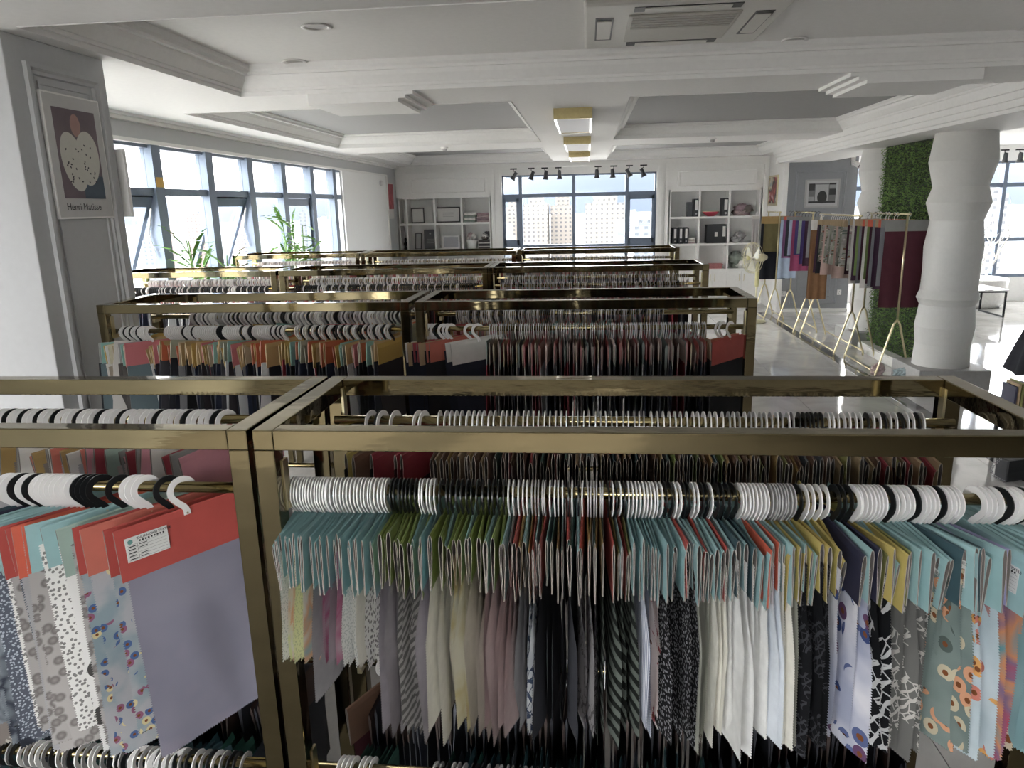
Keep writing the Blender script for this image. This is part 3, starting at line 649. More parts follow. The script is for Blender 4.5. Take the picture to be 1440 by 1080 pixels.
def sticker(card, side, y0, w=.085, h=.052, zt=-.022):
    """printed address label on a header card face; side = +1 / -1"""
    x = side * .0048
    s = obj('label_sticker', B(min(x, x - side * .0004), max(x, x - side * .0004), y0, y0 + w, RZ + zt - h, RZ + zt), M('sticker_paper', '#d6d6d2', .6, var=.02), card)
    ink = M('ink', '#2b2b2d', .7); p = MB(); xx = x + side * .0002
    d = 1 if side > 0 else -1
    def bar(a, b, z0, z1):
        a_, b_ = (y0 + a * w, y0 + b * w) if side > 0 else (y0 + w - b * w, y0 + w - a * w)
        p.box(min(x, xx), max(x, xx), a_, b_, RZ + zt - h * z1, RZ + zt - h * z0)
    for r in range(5): bar(.06, .24 - .02 * (r % 2), .36 + r * .13, .40 + r * .13)
    for r in range(6): bar(.04, .96, .31 + r * .125, .316 + r * .125)
    bar(.27, .276, .30, .98)
    for r in (0, 1, 3, 4): bar(.31, .50, .36 + r * .13, .39 + r * .13)
    for q in range(9): bar(.32 + q * .07, .36 + q * .07, .20, .27)
    obj('label_print', p, ink, card)
    e = MB(); e.lathe([(.0055, -.0002), (.0055, .0002)], 6, (xx, y0 + (w * .12 if side > 0 else w * .88), RZ + zt - h * .18), 0, Matrix.Rotation(PI / 2, 3, 'Y')); obj('label_emblem', e, M('emblem_green', '#5f8a84', .6), card)
    text('label_lettering', 'ZHUANGMEI TEXTILE', .0072, ink, card, (xx, y0 + (w * .27 if side > 0 else w * .73), RZ + zt - h * .16), (PI / 2, 0, d * PI / 2))
sticker(lilc, 1, -.128)
for o in [c for c in COL.objects if c.name.startswith('fabric_hanger')]:
    if o.get('label', '').startswith('teal header card on') and o.location.x > .60 and o.location.y < 1.5 and (o.location.x > .72 or round(o.location.x * 1000) % 2 == 0):
        cc = [c for c in o.children if c.name.startswith('header_card')][0]; sticker(cc, -1, -.125, .09, .05, -.03)
# inner rail of both front racks
IN1, IN2 = 'teal-card rack inner rail', 'lilac-swatch rack inner rail'
random.seed(21)
for px, hk, cd_, fb in ((522, 'w', 'yellow', 'dark plain'), (535, 'b', 'brown', 'dark plain'), (538, 'w', 'brown', 'navy'), (556, 'w', 'crimson', 'dark plain'), (588, 'w', 'crimson', 'wine'), (596, 'w', 'crimson', 'wine')):
    hanger(atY(px, 590, YB1).x, YB1, ZB, math.radians(-14), hk, cd_, fb, .33, 0, True, 0, IN1)
kb = dict(yr=YB1, zr=ZB, py=590, where=IN1)
run(616, 700, 11, 'w', ['brown', 'tan', 'brown', 'ochre'], ['taupe', 'dark plain'], C_, -2, 0, **kb)
run(702, 800, 13, 'w', ['dark green', 'brown', 'crimson', 'brown'], ['dark plain', 'navy'], C_, -1, 0, **kb)
run(802, 910, 14, 'wg', ['brown', 'tan', 'brown', 'dark teal'], ['dark plain', 'charcoal'], C_, 0, 0, **kb)
run(912, 1010, 12, 'w', ['brown', 'ochre', 'dark teal', 'green'], ['navy', 'dark plain'], C_, 0, 0, **kb)
run(1012, 1118, 14, 'wg', ['ochre', 'brown', 'olive', 'brown'], ['taupe', 'charcoal'], C_, -2, 0, **kb)
run(1120, 1156, 6, 'b', ['slate', 'brown'], ['dark plain'], C_, -3, 0, **kb)
run(1158, 1212, 7, 'w', ['tan', 'olive', 'navy'], ['taupe', 'navy'], C_, -3, 0, **kb)
run(1214, 1300, 11, 'bww', ['brown', 'crimson', 'tan', 'olive'], ['wine', 'taupe'], C_, -4, 0, **kb)
kb['where'] = IN2
run(2, 90, 12, 'wwb', ['olive', 'grey', 'tan', 'ochre'], ['taupe', 'plain grey'], C_, -30, 0, **kb)
run(92, 190, 13, 'wwwb', ['ochre', 'grey', 'off-white', 'coral'], ['taupe', 'plain grey'], C_, -30, 0, **kb)
run(192, 322, 16, 'wwwwb', ['pink', 'off-white', 'crimson', 'sage', 'grey'], ['dusty pink', 'plain grey'], C_, -30, 0, **kb)
# lower rails, just in view
random.seed(31)
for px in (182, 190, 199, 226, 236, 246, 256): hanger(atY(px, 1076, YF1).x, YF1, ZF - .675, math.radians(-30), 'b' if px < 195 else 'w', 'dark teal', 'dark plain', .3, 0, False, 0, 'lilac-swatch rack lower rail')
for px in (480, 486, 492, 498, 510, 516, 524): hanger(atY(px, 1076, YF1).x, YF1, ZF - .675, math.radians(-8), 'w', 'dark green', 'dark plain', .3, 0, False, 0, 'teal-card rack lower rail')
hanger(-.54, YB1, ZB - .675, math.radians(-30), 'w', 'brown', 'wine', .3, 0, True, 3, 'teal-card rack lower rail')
# second row: the loosely hung ones at the two ends of the aisle-side rack
ROW2 = 'navy-swatch rack'
Y2 = 3.245 + .07
for px, hk, cd_, fb, yw in ((602, 'w', 'off-white', 'navy', -48), (607, 'w', 'tan', 'navy', -48), (612, 'w', 'crimson', 'navy', -46), (617, 'b', 'crimson', 'navy', -46), (623, 'w', 'tan', 'navy', -46), (629, 'w', 'coral', 'dark plain', -44), (634, 'w', 'coral', 'dark plain', -44)):
    hanger(atY(px, 462, Y2).x, Y2, ZR2, math.radians(yw), hk, cd_, fb, .34, 0, False, 2, ROW2)
for px in (660, 671): hanger(atY(px, 462, Y2).x, Y2, ZR2, math.radians(-58), 'w', 'off-white', 'navy', .36, 0, False, 4, ROW2, extra=' hung alone', hook_dx=.0046)
for px, cd_ in ((1011, 'tan'), (1016, 'coral'), (1027, 'red')): hanger(atY(px, 458, Y2).x, Y2, ZR2, math.radians(-45), 'w', cd_, 'dark plain', .34, 0, False, 2, ROW2, extra=' by aisle')

# ---- all other hangers of rows two to four: one mesh of stuff
bv, bf, bc = [], [], []
def hexc(h): return lin(h)
hkP = [(.024 * math.cos(math.radians(12 + 215 * k / 8)), .024 * math.sin(math.radians(12 + 215 * k / 8))) for k in range(9)] + [(0, -.036), (.002, -.05)]
def add_stuff(x, y, z, yaw, hc, cc, sc, L=.33, bul=.0035):
    CW, CH = .138 + random.uniform(-.016, .006), .103 + random.uniform(-.018, .012)
    M_ = Matrix.Translation((x, y, z + R1 - .0185)) @ Matrix.Rotation(yaw, 4, 'Z') @ Matrix.Rotation(random.gauss(0, .085), 4, 'X')
    def put(quad, c):
        b = len(bv); bv.extend(tuple(M_ @ Vector(q)) for q in quad); bf.append(tuple(range(b, b + len(quad)))); bc.append((c, len(quad)))
    th, w = .0014, .0055
    LL = []
    for i, p in enumerate(hkP):
        a = hkP[max(0, i - 1)]; c = hkP[min(len(hkP) - 1, i + 1)]; t = Vector((c[0] - a[0], c[1] - a[1])).normalized(); nn = Vector((-t.y, t.x)); LL.append((Vector(p) + nn * w, Vector(p) - nn * w))
    for i in range(len(hkP) - 1):
        (a, b), (c, d) = LL[i], LL[i + 1]
        put([(-th, a.x, a.y), (-th, c.x, c.y), (-th, d.x, d.y), (-th, b.x, b.y)], hc); put([(th, a.x, a.y), (th, b.x, b.y), (th, d.x, d.y), (th, c.x, c.y)], hc)
        put([(-th, b.x, b.y), (-th, d.x, d.y), (th, d.x, d.y), (th, b.x, b.y)], hc)
    P_ = [(-.001, -CH), (-bul, -.02), (0, 0), (bul, -.02), (.001, -CH)]
    for i in range(4):
        a, b = P_[i], P_[i + 1]; put([(a[0], -CW, a[1] + RZ), (a[0], CW, a[1] + RZ), (b[0], CW, b[1] + RZ), (b[0], -CW, b[1] + RZ)], cc)
    edge = tuple(.7 * v + (.14 if z > 1 else .02) for v in cc[:3]) + (1,)  # card edges on the lower rails get shade put into their colour
    put([(q[0], -CW, q[1] + RZ) for q in P_], edge)
    w2 = random.uniform(-.006, .006); z0, z1 = RZ - CH + .004, RZ - CH - L + .05
    for t_ in (-.0012, .0012):
        put([(t_, -.132, z0), (t_, .132, z0), (t_, .132, z1), (t_ + w2, -.132, z1)], sc)
    put([(-.0012, -.132, z0), (.0012, -.132, z0), (.0012 + w2, -.132, z1), (-.0012 + w2, -.132, z1)], sc)
HW, HB, HG = lin('#e2e0de'), lin('#1b1d1f'), lin('#a8a6a5')
def stuff_run(x0, x1, n, yr, zr, hooks, cards, sws, yaw):
    for i in range(n):
        x = x0 + (x1 - x0) * (i + .5 + random.uniform(-.2, .2)) / n
        add_stuff(x, yr, zr, math.radians(yaw + random.uniform(-5, 5)), hooks[(i // random.choice((1, 1, 3))) % len(hooks)], random.choice(cards), random.choice(sws))
random.seed(41)
kraft = [lin(c) for c in ('#b08f52', '#c2a058', '#a88c60', '#c8a878', '#b8a88c', '#c26a4a', '#8fb8b0', '#c8787c', '#a0a08c')]
redgr = [lin(c) for c in ('#a8504c', '#8a6a64', '#9c8c84', '#c0a8a0', '#b0585c', '#857c78', '#a89a7c', '#7c8a84')]
darks = [lin(c) for c in ('#20222a', '#2a2e3a', '#17181c', '#34363c', '#4a4a50', '#262c40', '#8a8a8c', '#d8d8d8', '#8c2c38', '#2f2a30')]
mids = [lin(c) for c in ('#c8c0b8', '#8a8480', '#5a5654', '#d8d4d0', '#34353a', '#6a7a80', '#a89a8a')]
pale = [lin(c) for c in ('#d8d4d0', '#c0bcb8', '#b8a8a0', '#d0c8b0', '#a8a4a4')]
for ri, (y0, bays) in enumerate(rows):
    if ri == 0:
        for bi, (x1, _) in enumerate(bays):
            a0 = x1 - RW + (.30 if bi == 0 else .1)
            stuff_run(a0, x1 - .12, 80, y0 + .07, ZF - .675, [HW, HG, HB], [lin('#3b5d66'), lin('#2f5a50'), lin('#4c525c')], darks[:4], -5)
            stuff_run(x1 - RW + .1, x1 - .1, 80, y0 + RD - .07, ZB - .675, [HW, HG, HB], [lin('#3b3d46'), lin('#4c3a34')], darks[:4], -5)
        continue
    for bi, (x1, _) in enumerate(bays):
        x0 = x1 - (1.28 if bi == 2 else RW); yf, yb = y0 + .07, y0 + RD - .07
        if ri == 1 and bi == 0:
            a, b = atY(688, 462, yf).x, atY(992, 458, yf).x
            stuff_run(a, b, 92, yf, ZR2, [HW, HW, HG, HW], redgr, darks, 0)
            stuff_run(x0 + .12, x1 - .35, 105, yb, ZB2, [HG, HW, HG, HB], redgr + kraft, mids, -6)
        elif ri == 1:
            stuff_run(x0 + .07, x0 + .22, 14, yf, ZR2, [HW, HW, HB], kraft + pale, mids, -30)
            stuff_run(x0 + .30, x0 + .90, 62, yf, ZR2, [HW, HW, HW, HW, HB], kraft, darks, -26)
            stuff_run(x0 + .94, x1 - .09, 36, yf, ZR2, [HW, HW, HB], kraft, darks, -20)
            stuff_run(x0 + .25, x1 - .08, 100, yb, ZB2, [HG, HW, HB, HW], kraft + pale, mids, -25)
        else:
            blk = bi in (1, 2)
            pal = pale if bi else redgr
            stuff_run(x0 + .08, x1 - .08 - (.0 if bi else .05), 100, yf, ZR2, [HB, HW, HB, HB] if (blk and ri == 2) else [HW, HG, HW, HB], pal + redgr, darks, (-20, -8, 0)[2 - bi] if ri == 2 else -5)
            stuff_run(x0 + .08, x1 - .08, 95, yb, ZB2, [HW, HW, HG], redgr + ([lin('#c03838')] * 4 if bi == 2 else []), mids, -10)
me = bpy.data.meshes.new('hanger_stuff'); me.from_pydata(bv, [], bf)
ca = me.color_attributes.new('Col', 'FLOAT_COLOR', 'CORNER'); flat = []
for c, k in bc: flat.extend(list(c) * k)
ca.data.foreach_set('color', flat)
def _att():
    m, n, p = newmat('hanger_colours'); a = n.nodes.new('ShaderNodeAttribute'); a.attribute_name = 'Col'; n.links.new(a.outputs[0], p.inputs['Base Color']); p.inputs['Roughness'].default_value = .6; return m
hs = link('fabric_hangers', me, _att()); hs['kind'] = 'stuff'
tag(hs, 'densely packed fabric sample hangers filling the racks behind the front row', 'fabric samples')

# ================================================================== BOOKCASES AND WHAT STANDS IN THEM
def bookcase(xs, zs, label, panel, doors):
    t = thing('bookcase', label, 'bookcase', (0, YF, 0))
    x0, x1 = xs[0], xs[-1]; D = .33
    obj('back_panel', B(x0, x1, D - .015, D, 0, zs[0]), M('shelf_back', '#d8d7d4', .5, var=.02), t)
    for x in (x0, x1): obj('side_panel', B(x - .02, x + .02, .0, D, 0, zs[0] + .02), white, t)
    for x in xs[1:-1]: obj('divider', B(x - .016, x + .016, .0, D - .015, zs[-1], zs[0]), white, t)
    for z in zs: obj('shelf', B(x0 + .02, x1 - .02, .002, D - .015, z - .018, z + .018), white, t)
    cols = len(xs) - 1
    for k in range(cols * 2):
        a = x0 + .02 + (x1 - x0 - .04) * k / (cols * 2); b = x0 + .02 + (x1 - x0 - .04) * (k + 1) / (cols * 2)
        d = obj('door', B(a + .002, b - .002, -.012, .008, .06, zs[-1] - .02), white, t, bevel=.002)
        hx = b - .04 if k % 2 == 0 else a + .04
        obj('handle', MB().tube([(hx, -.012, zs[-1] - .08), (hx, -.035, zs[-1] - .09), (hx, -.035, zs[-1] - .19), (hx, -.012, zs[-1] - .20)], .005, 6), gold, d)
    mb, _ = mould(panel[0], panel[1], panel[2], panel[3], 0, .05, .022); mb.v = [(x, -zz, yy) for (x, yy, zz) in mb.v]
    mb.box(panel[0] + .06, panel[1] - .06, -.012, 0, panel[2] + .06, panel[3] - .06); obj('cornice_panel', mb, white, t)
    obj('architrave', MB().box(x0 - .09, x0 - .03, -.02, 0, 0, 2.52).box(x1 + .03, x1 + .09, -.02, 0, 0, 2.52).box(x0 - .09, x1 + .09, -.025, 0, 2.46, 2.52), white, t)
    return t
bookcase([-3.52, -3.37, -2.836, -2.327, -1.79], [2.03, 1.548, 1.063, .60], 'white built-in bookcase holding framed certificates', (-3.27, -1.85, 2.09, 2.38), True)
bookcase([1.483, 2.012, 2.537, 3.082], [2.042, 1.562, 1.082, .62], 'white built-in bookcase holding black binders', (1.60, 3.0, 2.10, 2.39), True)
DY = YF + .16
def span(px0, px1, py0, py1, Y): a = atY(px0, py0, Y); b = atY(px1, py1, Y); return a.x, b.x, b.z, a.z
def pic(name, label, x0, x1, z0, z1, y, fm, pm_, border, lean=0, cat='picture', inner=None, group=None, rotz=0):
    t = thing(name, label, cat, ((x0 + x1) / 2, y, z0), (lean, 0, rotz), group); w, h = x1 - x0, z1 - z0; b = border
    f = MB()
    f.box(-w / 2, w / 2, -.012, .008, 0, b); f.box(-w / 2, w / 2, -.012, .008, h - b, h); f.box(-w / 2, -w / 2 + b, -.012, .008, b, h - b); f.box(w / 2 - b, w / 2, -.012, .008, b, h - b)
    obj('frame', f, fm, t); obj('backing', B(-w / 2 + b, w / 2 - b, -.002, .006, b, h - b), pm_, t)
    return t, w, h
cert = M('certificate_paper', '#dcdad6', .7, var=.02); sf = M('dark_wood_frame', '#3a3836', .4)
SH1, SH2 = 1.566, 1.081
def on(shelf, px0, px1, pyt, Y=DY): a = atY(px0, 300, Y).x; b = atY(px1, 300, Y).x; return a, b, shelf, atY((px0 + px1) / 2, pyt, Y).z
x0, x1, z0, z1 = on(SH1, 579, 597, 292); t, w, h = pic('certificate_frame', 'dark framed certificate standing turned on the upper shelf', x0, x1, z0, z1, DY - .03, sf, cert, .022, -.14, 'frame', rotz=.25)
tag(obj('paper_sheet', B(-3.16, -2.93, DY + .09, DY + .095, SH1, SH1 + .30), cert), 'pale paper sheet standing behind the turned certificate', 'paper')
x0, x1, z0, z1 = on(SH1, 613, 647, 291); t, w, h = pic('certificate_frame', 'wide dark framed certificate beside the folded cloth', x0, x1, z0, z1, DY, sf, cert, .025, -.1, 'frame')
for k in range(4): obj('printed_line', B(-w * .22, w * .22, -.004, -.002, h * (.38 + .08 * k), h * (.38 + .08 * k) + .006), gplas, t)
def pile(name, label, x0, x1, z0, z1, mats, n, y=DY, cat='fabric pile', dep=.22):
    t = thing(name, label, cat, ((x0 + x1) / 2, y, z0)); h = (z1 - z0) / n; w = x1 - x0
    for k in range(n):
        j = random.uniform(-.012, .012)
        obj('folded_cloth', B(-w / 2 + abs(j), w / 2 + j, -dep / 2, dep / 2 + j, k * h, (k + 1) * h - .003), mats[k % len(mats)], t, bevel=min(.012, h * .3))
    return t
fm_ = {n: M('cloth_' + n, c, .9, var=.15, scale=20) for n, c in {'g': '#8d958c', 'p': '#b8a4a4', 'd': '#4a464a', 'w': '#dcd9d4', 'k': '#b87c7c', 'b': '#6f6862', 'm': '#a08a90'}.items()}
x0, x1, z0, z1 = on(SH1, 653, 670, 299); pile('cloth_pile', 'grey-green folded cloth pile on the upper shelf', x0, x1, z0, z1, [fm_['g'], fm_['w']], 4)
x0, x1, z0, z1 = on(SH1, 671, 689, 299); pile('cloth_pile', 'pinkish folded cloth pile on the upper shelf', x0, x1, z0, z1, [fm_['p'], fm_['m']], 4)
x0, x1, z0, z1 = on(SH2, 581, 591, 328); t, w, h = pic('picture_stand', 'small dark stand-up picture on the lower shelf', x0, x1, z0, z1, DY, sf, gplas, .014, -.12, 'frame', rotz=-.3)
x0, x1, z0, z1 = on(SH2, 594, 611, 323); t, w, h = pic('award_plaque', 'dark award plaque with small round seal', x0, x1, z0, z1, DY + .04, sf, M('plaque_grey', '#5b5b5c', .5), .012, -.1, 'plaque')
obj('seal', MB().lathe([(.018, -.003), (.018, .003)], 16, (0, -.008, h * .8), 0, Matrix.Rotation(PI / 2, 3, 'X')), gplas, t)
for k in range(4): obj('engraved_line', B(-w * .3, w * .3, -.004, -.002, h * (.2 + .1 * k), h * (.2 + .1 * k) + .006), gplas, t)
x0, x1, z0, z1 = on(SH2, 620, 645, 331); pic('certificate_frame', 'white framed certificate on the lower shelf', x0, x1, z0, z1, DY, wplas, M('cert_grey', '#b4b4b8', .6), .03, -.12, 'frame')
x0, x1, z0, z1 = on(SH2, 655, 671, 338)
t = thing('storage_bin', 'white open storage bin on the lower shelf', 'bin', ((x0 + x1) / 2, DY, z0)); w = x1 - x0
mb = MB(); mb.lathe([(w * .40, 0), (w * .5, z1 - z0), (w * .47, z1 - z0), (w * .38, .01)], 20); obj('shell', mb, potm, t, smooth=True)
obj('rim', MB().lathe([(w * .5, z1 - z0 - .01), (w * .53, z1 - z0 - .006), (w * .53, z1 - z0 + .004), (w * .47, z1 - z0 + .004)], 20), wplas, t)
def heap(name, label, cx, cy, z0, rx, ry, rz, mats, seed, cat='fabric heap', n=5):
    """crumpled cloth bundle: overlapping lumps, each a part of its own"""
    rnd = random.Random(seed); t = thing(name, label, cat, (cx, cy, z0))
    for k in range(n):
        mb = MB(); nu, nv = 18, 12; ox, oy = rnd.uniform(-.45, .45) * rx, rnd.uniform(-.4, .4) * ry; sc = rnd.uniform(.5, .75); ph = [rnd.uniform(0, 6) for _ in range(5)]
        zc = rz * sc * rnd.uniform(.9, 1.0) + (rz * .55 * (k >= n - 2))
        for i in range(nv + 1):
            for j in range(nu):
                th, a = PI * i / nv, 2 * PI * j / nu
                r = 1 + .16 * math.sin(5 * a + ph[0] + 3 * th) + .13 * math.sin(7 * th + ph[1] + 2 * a) + .08 * math.sin(11 * a - 6 * th + ph[2])
                mb.v.append((ox + rx * sc * r * math.sin(th) * math.cos(a), oy + ry * sc * r * math.sin(th) * math.sin(a), max(0, zc + rz * sc * r * math.cos(th))))
        for i in range(nv):
            for j in range(nu): mb.f.append((i * nu + j, (i + 1) * nu + j, (i + 1) * nu + (j + 1) % nu, i * nu + (j + 1) % nu)); mb.m.append(0)
        obj('cloth_fold', mb, mats[k % len(mats)], t, smooth=True)
    return t
heap('cloth_heap', 'white crumpled cloth heaped out of the storage bin', (x0 + x1) / 2, DY, z1, .10, .09, .08, [fm_['w'], fm_['p']], 1, n=4)
x0, x1, z0, z1 = on(SH2, 672, 690, 337); pile('magazine_stack', 'dark magazine stack beside the white bin', x0, x1, z0, z1, [fm_['d'], fm_['w'], fm_['d']], 7, cat='magazines')
heap('cloth_heap', 'dark and white crumpled cloth on the magazine stack', (x0 + x1) / 2, DY, z1, .11, .1, .075, [fm_['w'], fm_['d'], fm_['b']], 2, n=5)
tag(obj('small_figurine', MB().lathe([(.03, 0), (.035, .02), (.012, .05), (.03, .09), (.034, .12), (.015, .15), (.024, .18), (.022, .21), (0, .235)], 14, (-3.445, YF + .12, SH2)), [black], smooth=True), 'small black figurine in the narrow shelf niche', 'figurine')
binm = M('binder_black', '#2a2c2f', .5)
def binder(x, z, h, w, y, label, group=None):
    t = thing('ring_binder', label, 'binder', (x, y, z), group=group)
    obj('cover', MB().box(0, w, -.13, .13, 0, h), binm, t, bevel=.004); obj('spine_label', B(w * .28, w * .72, -.1315, -.13, h * .35, h * .92), cert, t)
    obj('finger_ring', MB().lathe([(w * .16, -.001), (w * .16, .001)], 12, (w / 2, -.131, h * .16), 0, Matrix.Rotation(PI / 2, 3, 'X')), gplas, t)
SR1, SR2, SR3 = 1.58, 1.10, .638
x = atY(974, 290, DY).x; binder(x, SR1, .315, .10, DY, 'single black binder in the first upper compartment')
tag(obj('folder', B(x - .10, x - .01, DY - .05, DY + .1, SR1, SR1 + .26), M('grey_folder', '#55585a', .6)), 'dark grey folder leaning on the single upper binder', 'folder')
binder(atY(1014, 290, DY).x, SR1, .315, .13, DY, 'black binder beside the red bowl')
t = thing('bowl', 'red shallow bowl in front of the black binder', 'bowl', (atY(999, 300, DY).x, DY - .02, SR1))
obj('shell', MB().lathe([(.06, 0), (.13, .05), (.155, .085), (.15, .085), (.12, .05), (.04, .012)], 24), M('bowl_red', '#c2485a', .4), t, smooth=True); obj('rim', MB().lathe([(.15, .08), (.158, .08), (.158, .09), (.15, .09)], 24), cream, t)
heap('cloth_heap', 'pinkish brown crumpled cloth in the upper compartment', 2.80, DY, SR1, .2, .12, .11, [fm_['p'], fm_['b'], fm_['m']], 3, n=6)
for k, px in enumerate((945, 953, 960.5)): binder(atY(px, 330, DY).x, SR2, .29, .085, DY, 'black binder in the row of three', 'row of three binders')
pile('paper_stack', 'pinkish paper stack beside the three binders', 1.80, 1.97, SR2, SR2 + .10, [fm_['p'], fm_['w']], 4, cat='papers')
t = thing('magazine_box', 'wide black magazine box with white label', 'box', (2.33, DY, SR2)); obj('case', MB().box(-.17, .17, -.13, .13, 0, .33), binm, t, bevel=.005); obj('label_plate', B(-.03, .02, -.132, -.13, .12, .2), cert, t); obj('spine_label', B(.11, .16, -.132, -.13, .12, .3), cert, t)
heap('cloth_heap', 'grey crumpled plastic wrap in the middle compartment', 2.72, DY, SR2, .13, .12, .10, [gplas, fm_['b']], 4, n=5)
pile('cloth_pile', 'pink folded cloth in the lowest compartment', 2.20, 2.47, SR3, SR3 + .09, [fm_['k']], 3)
heap('cloth_heap', 'white crumpled blanket in the lowest compartment', 2.78, DY - .02, SR3, .19, .13, .16, [fm_['w'], fm_['w'], fm_['g']], 5, n=6)

# pictures and small fittings on walls
t, w, h = pic('framed_photo', 'black and white photograph in grey frame on grey wall', 3.50, 4.04, 1.70, 2.145, YG - .03, gplas, M('mount_board', '#b9b9b9', .6, var=.02), .025, 0, 'picture')
random.seed(8)
for a, b, c, d, col in ((.11, .89, .17, .86, '#6a6a6a'), (.11, .28, .22, .40, '#9a9a9a'), (.11, .28, .62, .86, '#2a2a2a'), (.30, .68, .17, .82, '#a8a8a8'), (.70, .89, .45, .66, '#2c2c2c'), (.70, .89, .70, .80, '#909090'), (.70, .89, .82, .87, '#161616'), (.11, .89, .17, .24, '#333333')):
    obj('print_area', B(-w / 2 + a * w, -w / 2 + b * w, -.004 - len(t.children) * .0004, -.002, c * h, d * h), M('tone_' + col, col, .6), t)
sh = MB(); sh.face([(0 + .075 * math.cos(2 * PI * k / 24), -.009, h * .38 + .10 * math.sin(2 * PI * k / 24)) for k in range(24)][::-1]); obj('print_area', sh, M('tone_#333333', '#333333', .6), t)
t = thing('framed_print', 'small framed colourful abstract print on white side wall', 'picture', (XT - .012, 13.52, 2.0))
f = MB(); f.box(-.012, .012, -.30, -.27, -.25, .25).box(-.012, .012, .27, .30, -.25, .25).box(-.012, .012, -.27, .27, -.25, -.22).box(-.012, .012, -.27, .27, .22, .25); obj('frame', f, gold, t)
obj('print', B(-.004, .004, -.27, .27, -.22, .22), fabric('abstractprint', 'abstract', ['#8890b0', '#d8d8dc', '#c86a60', '#50585c', '#e0d0b0', '#7aa0b8'], 4), t)
t = thing('wall_calendar', 'narrow red wall calendar beside the left bookcase', 'calendar', (XL + .01, 13.47, 1.97))
obj('picture_sheet', B(-.006, .006, -.17, .17, -.13, .31), M('calendar_red', '#a8555a', .7, var=.3, scale=9), t); obj('date_sheet', B(-.006, .004, -.15, .15, -.30, -.13), cert, t); obj('border', B(-.007, -.006, -.19, .19, -.15, .33), cert, t)
def socket(px, py, label):
    p = atY(px, py, YG); t = thing('wall_socket', label, 'socket', (p.x, YG, p.z)); obj('plate', B(-.043, .043, -.009, 0, -.043, .043), wplas, t, bevel=.003)
    for dx, dz in ((-.01, .014), (.01, .014), (0, -.014)): obj('slot', B(dx - .003, dx + .003, -.0095, -.008, dz - .006, dz + .006), black, t)
socket(1101, 413, 'white wall socket beside the white corner trim'); socket(1179, 411, 'white wall socket by the grey wall outer edge')
t = thing('security_camera', 'white bullet camera at the top of grey wall', 'camera', (4.22, YG, 2.40)); obj('mount', MB().box(-.03, .03, -.03, 0, -.05, .10), wplas, t); obj('body', MB().tube([(0, -.03, .0), (.02, -.10, -.03), (.05, -.2, -.07)], [.018, .04, .045], 12), wplas, t, smooth=True); obj('lens', MB().tube([(.05, -.2, -.07), (.053, -.206, -.073)], .034, 12), black, t)

# ================================================================== CEILING FITTINGS
panel_e = emis('lamp_diffuser', '#d8d8da', .02); edge_e = emis('lamp_edge', '#ffffff', .3)
for y0, y1, lb in ((6.26, 7.50, 'long brass ceiling lamp over the navy-swatch rack aisle'), (8.85, 10.05, 'long brass ceiling lamp in the middle of the lamp row'), (11.25, 12.45, 'long brass ceiling lamp next to the track spotlights')):
    t = thing('ceiling_lamp', lb, 'ceiling lamp', (-.115, (y0 + y1) / 2, ZS)); hl, hw_ = (y1 - y0) / 2, .155
    f = MB(); f.box(-hw_, hw_, -hl, -hl + .02, -.085, 0).box(-hw_, hw_, hl - .02, hl, -.085, 0).box(-hw_, -hw_ + .02, -hl + .02, hl - .02, -.085, 0).box(hw_ - .02, hw_, -hl + .02, hl - .02, -.085, 0)
    obj('frame', f, brass2, t); obj('diffuser', B(-hw_ + .02, hw_ - .02, -hl + .02, hl - .02, -.08, -.01), panel_e, t)
    obj('light_edge', MB().box(-hw_ + .004, -hw_ + .02, -hl + .02, hl - .02, -.089, -.085).box(hw_ - .02, hw_ - .004, -hl + .02, hl - .02, -.089, -.085), edge_e, t)
track = thing('light_track', 'white ceiling track carrying dark spotlights before the far window', 'light track', (-.12, 13.7, 2.50)); obj('track_bar', B(-1.35, 1.35, -.018, .018, 0, .025), white, track)
for x in (-1.1, 0, 1.1): obj('stem', B(x - .01, x + .01, -.01, .01, .025, .10), white, track)
spotm = M('spot_grey', '#4a4b4e', .4, .3)
def spot(x, y, z, yaw, tilt, label, group):
    t = thing('track_spotlight', label, 'spotlight', (x, y, z), (0, 0, yaw), group)
    obj('adapter', B(-.06, .06, -.014, .014, -.022, 0), black, t); obj('arm', MB().tube([(.0, 0, -.02), (.0, 0, -.05), (.04, 0, -.06), (.04, 0, -.115)], .007, 6), black, t)
    R = Matrix.Rotation(tilt, 3, 'Y')
    obj('head', MB().lathe([(.03, .06), (.034, .02), (.034, -.03), (.055, -.09), (.05, -.09), (.03, -.05)], 16, (.02, 0, -.12), 0, R), spotm, t, smooth=True)
    obj('lens', MB().lathe([(.048, -.086), (.048, -.082)], 16, (.02, 0, -.12), 0, R), wplas, t)
for px, tl, lb in ((722, .55, 'tilted'), (747, .35, 'tilted'), (766, .1, 'upright'), (785, -.02, 'upright'), (841, .0, 'upright'), (863, -.05, 'upright'), (885, -.5, 'tilted'), (905, -.4, 'tilted')):
    spot(atY(px, 238, 13.7).x, 13.7, 2.50, PI if px > 800 else 0, tl if px < 800 else -tl, f'dark {lb} spotlight on the track before the far window', f'{lb} spotlights on the far window track')
t2 = thing('light_track', 'white ceiling track over the coffee table', 'light track', (7.0, 13.2, 2.55)); obj('track_bar', B(-1.2, 1.6, -.018, .018, 0, .025), white, t2); obj('stem', B(-.01, .01, -.01, .01, .025, .11), white, t2)
for px in (1413, 1434): spot(atY(px, 215, 13.2).x, 13.2, 2.55, 0, .05, 'dark spotlight on the track over the coffee table', 'spotlights over the coffee table')
t = thing('air_conditioner', 'white square cassette air conditioner set in the near ceiling', 'air conditioner', (.47, 4.22, ZS + .17))
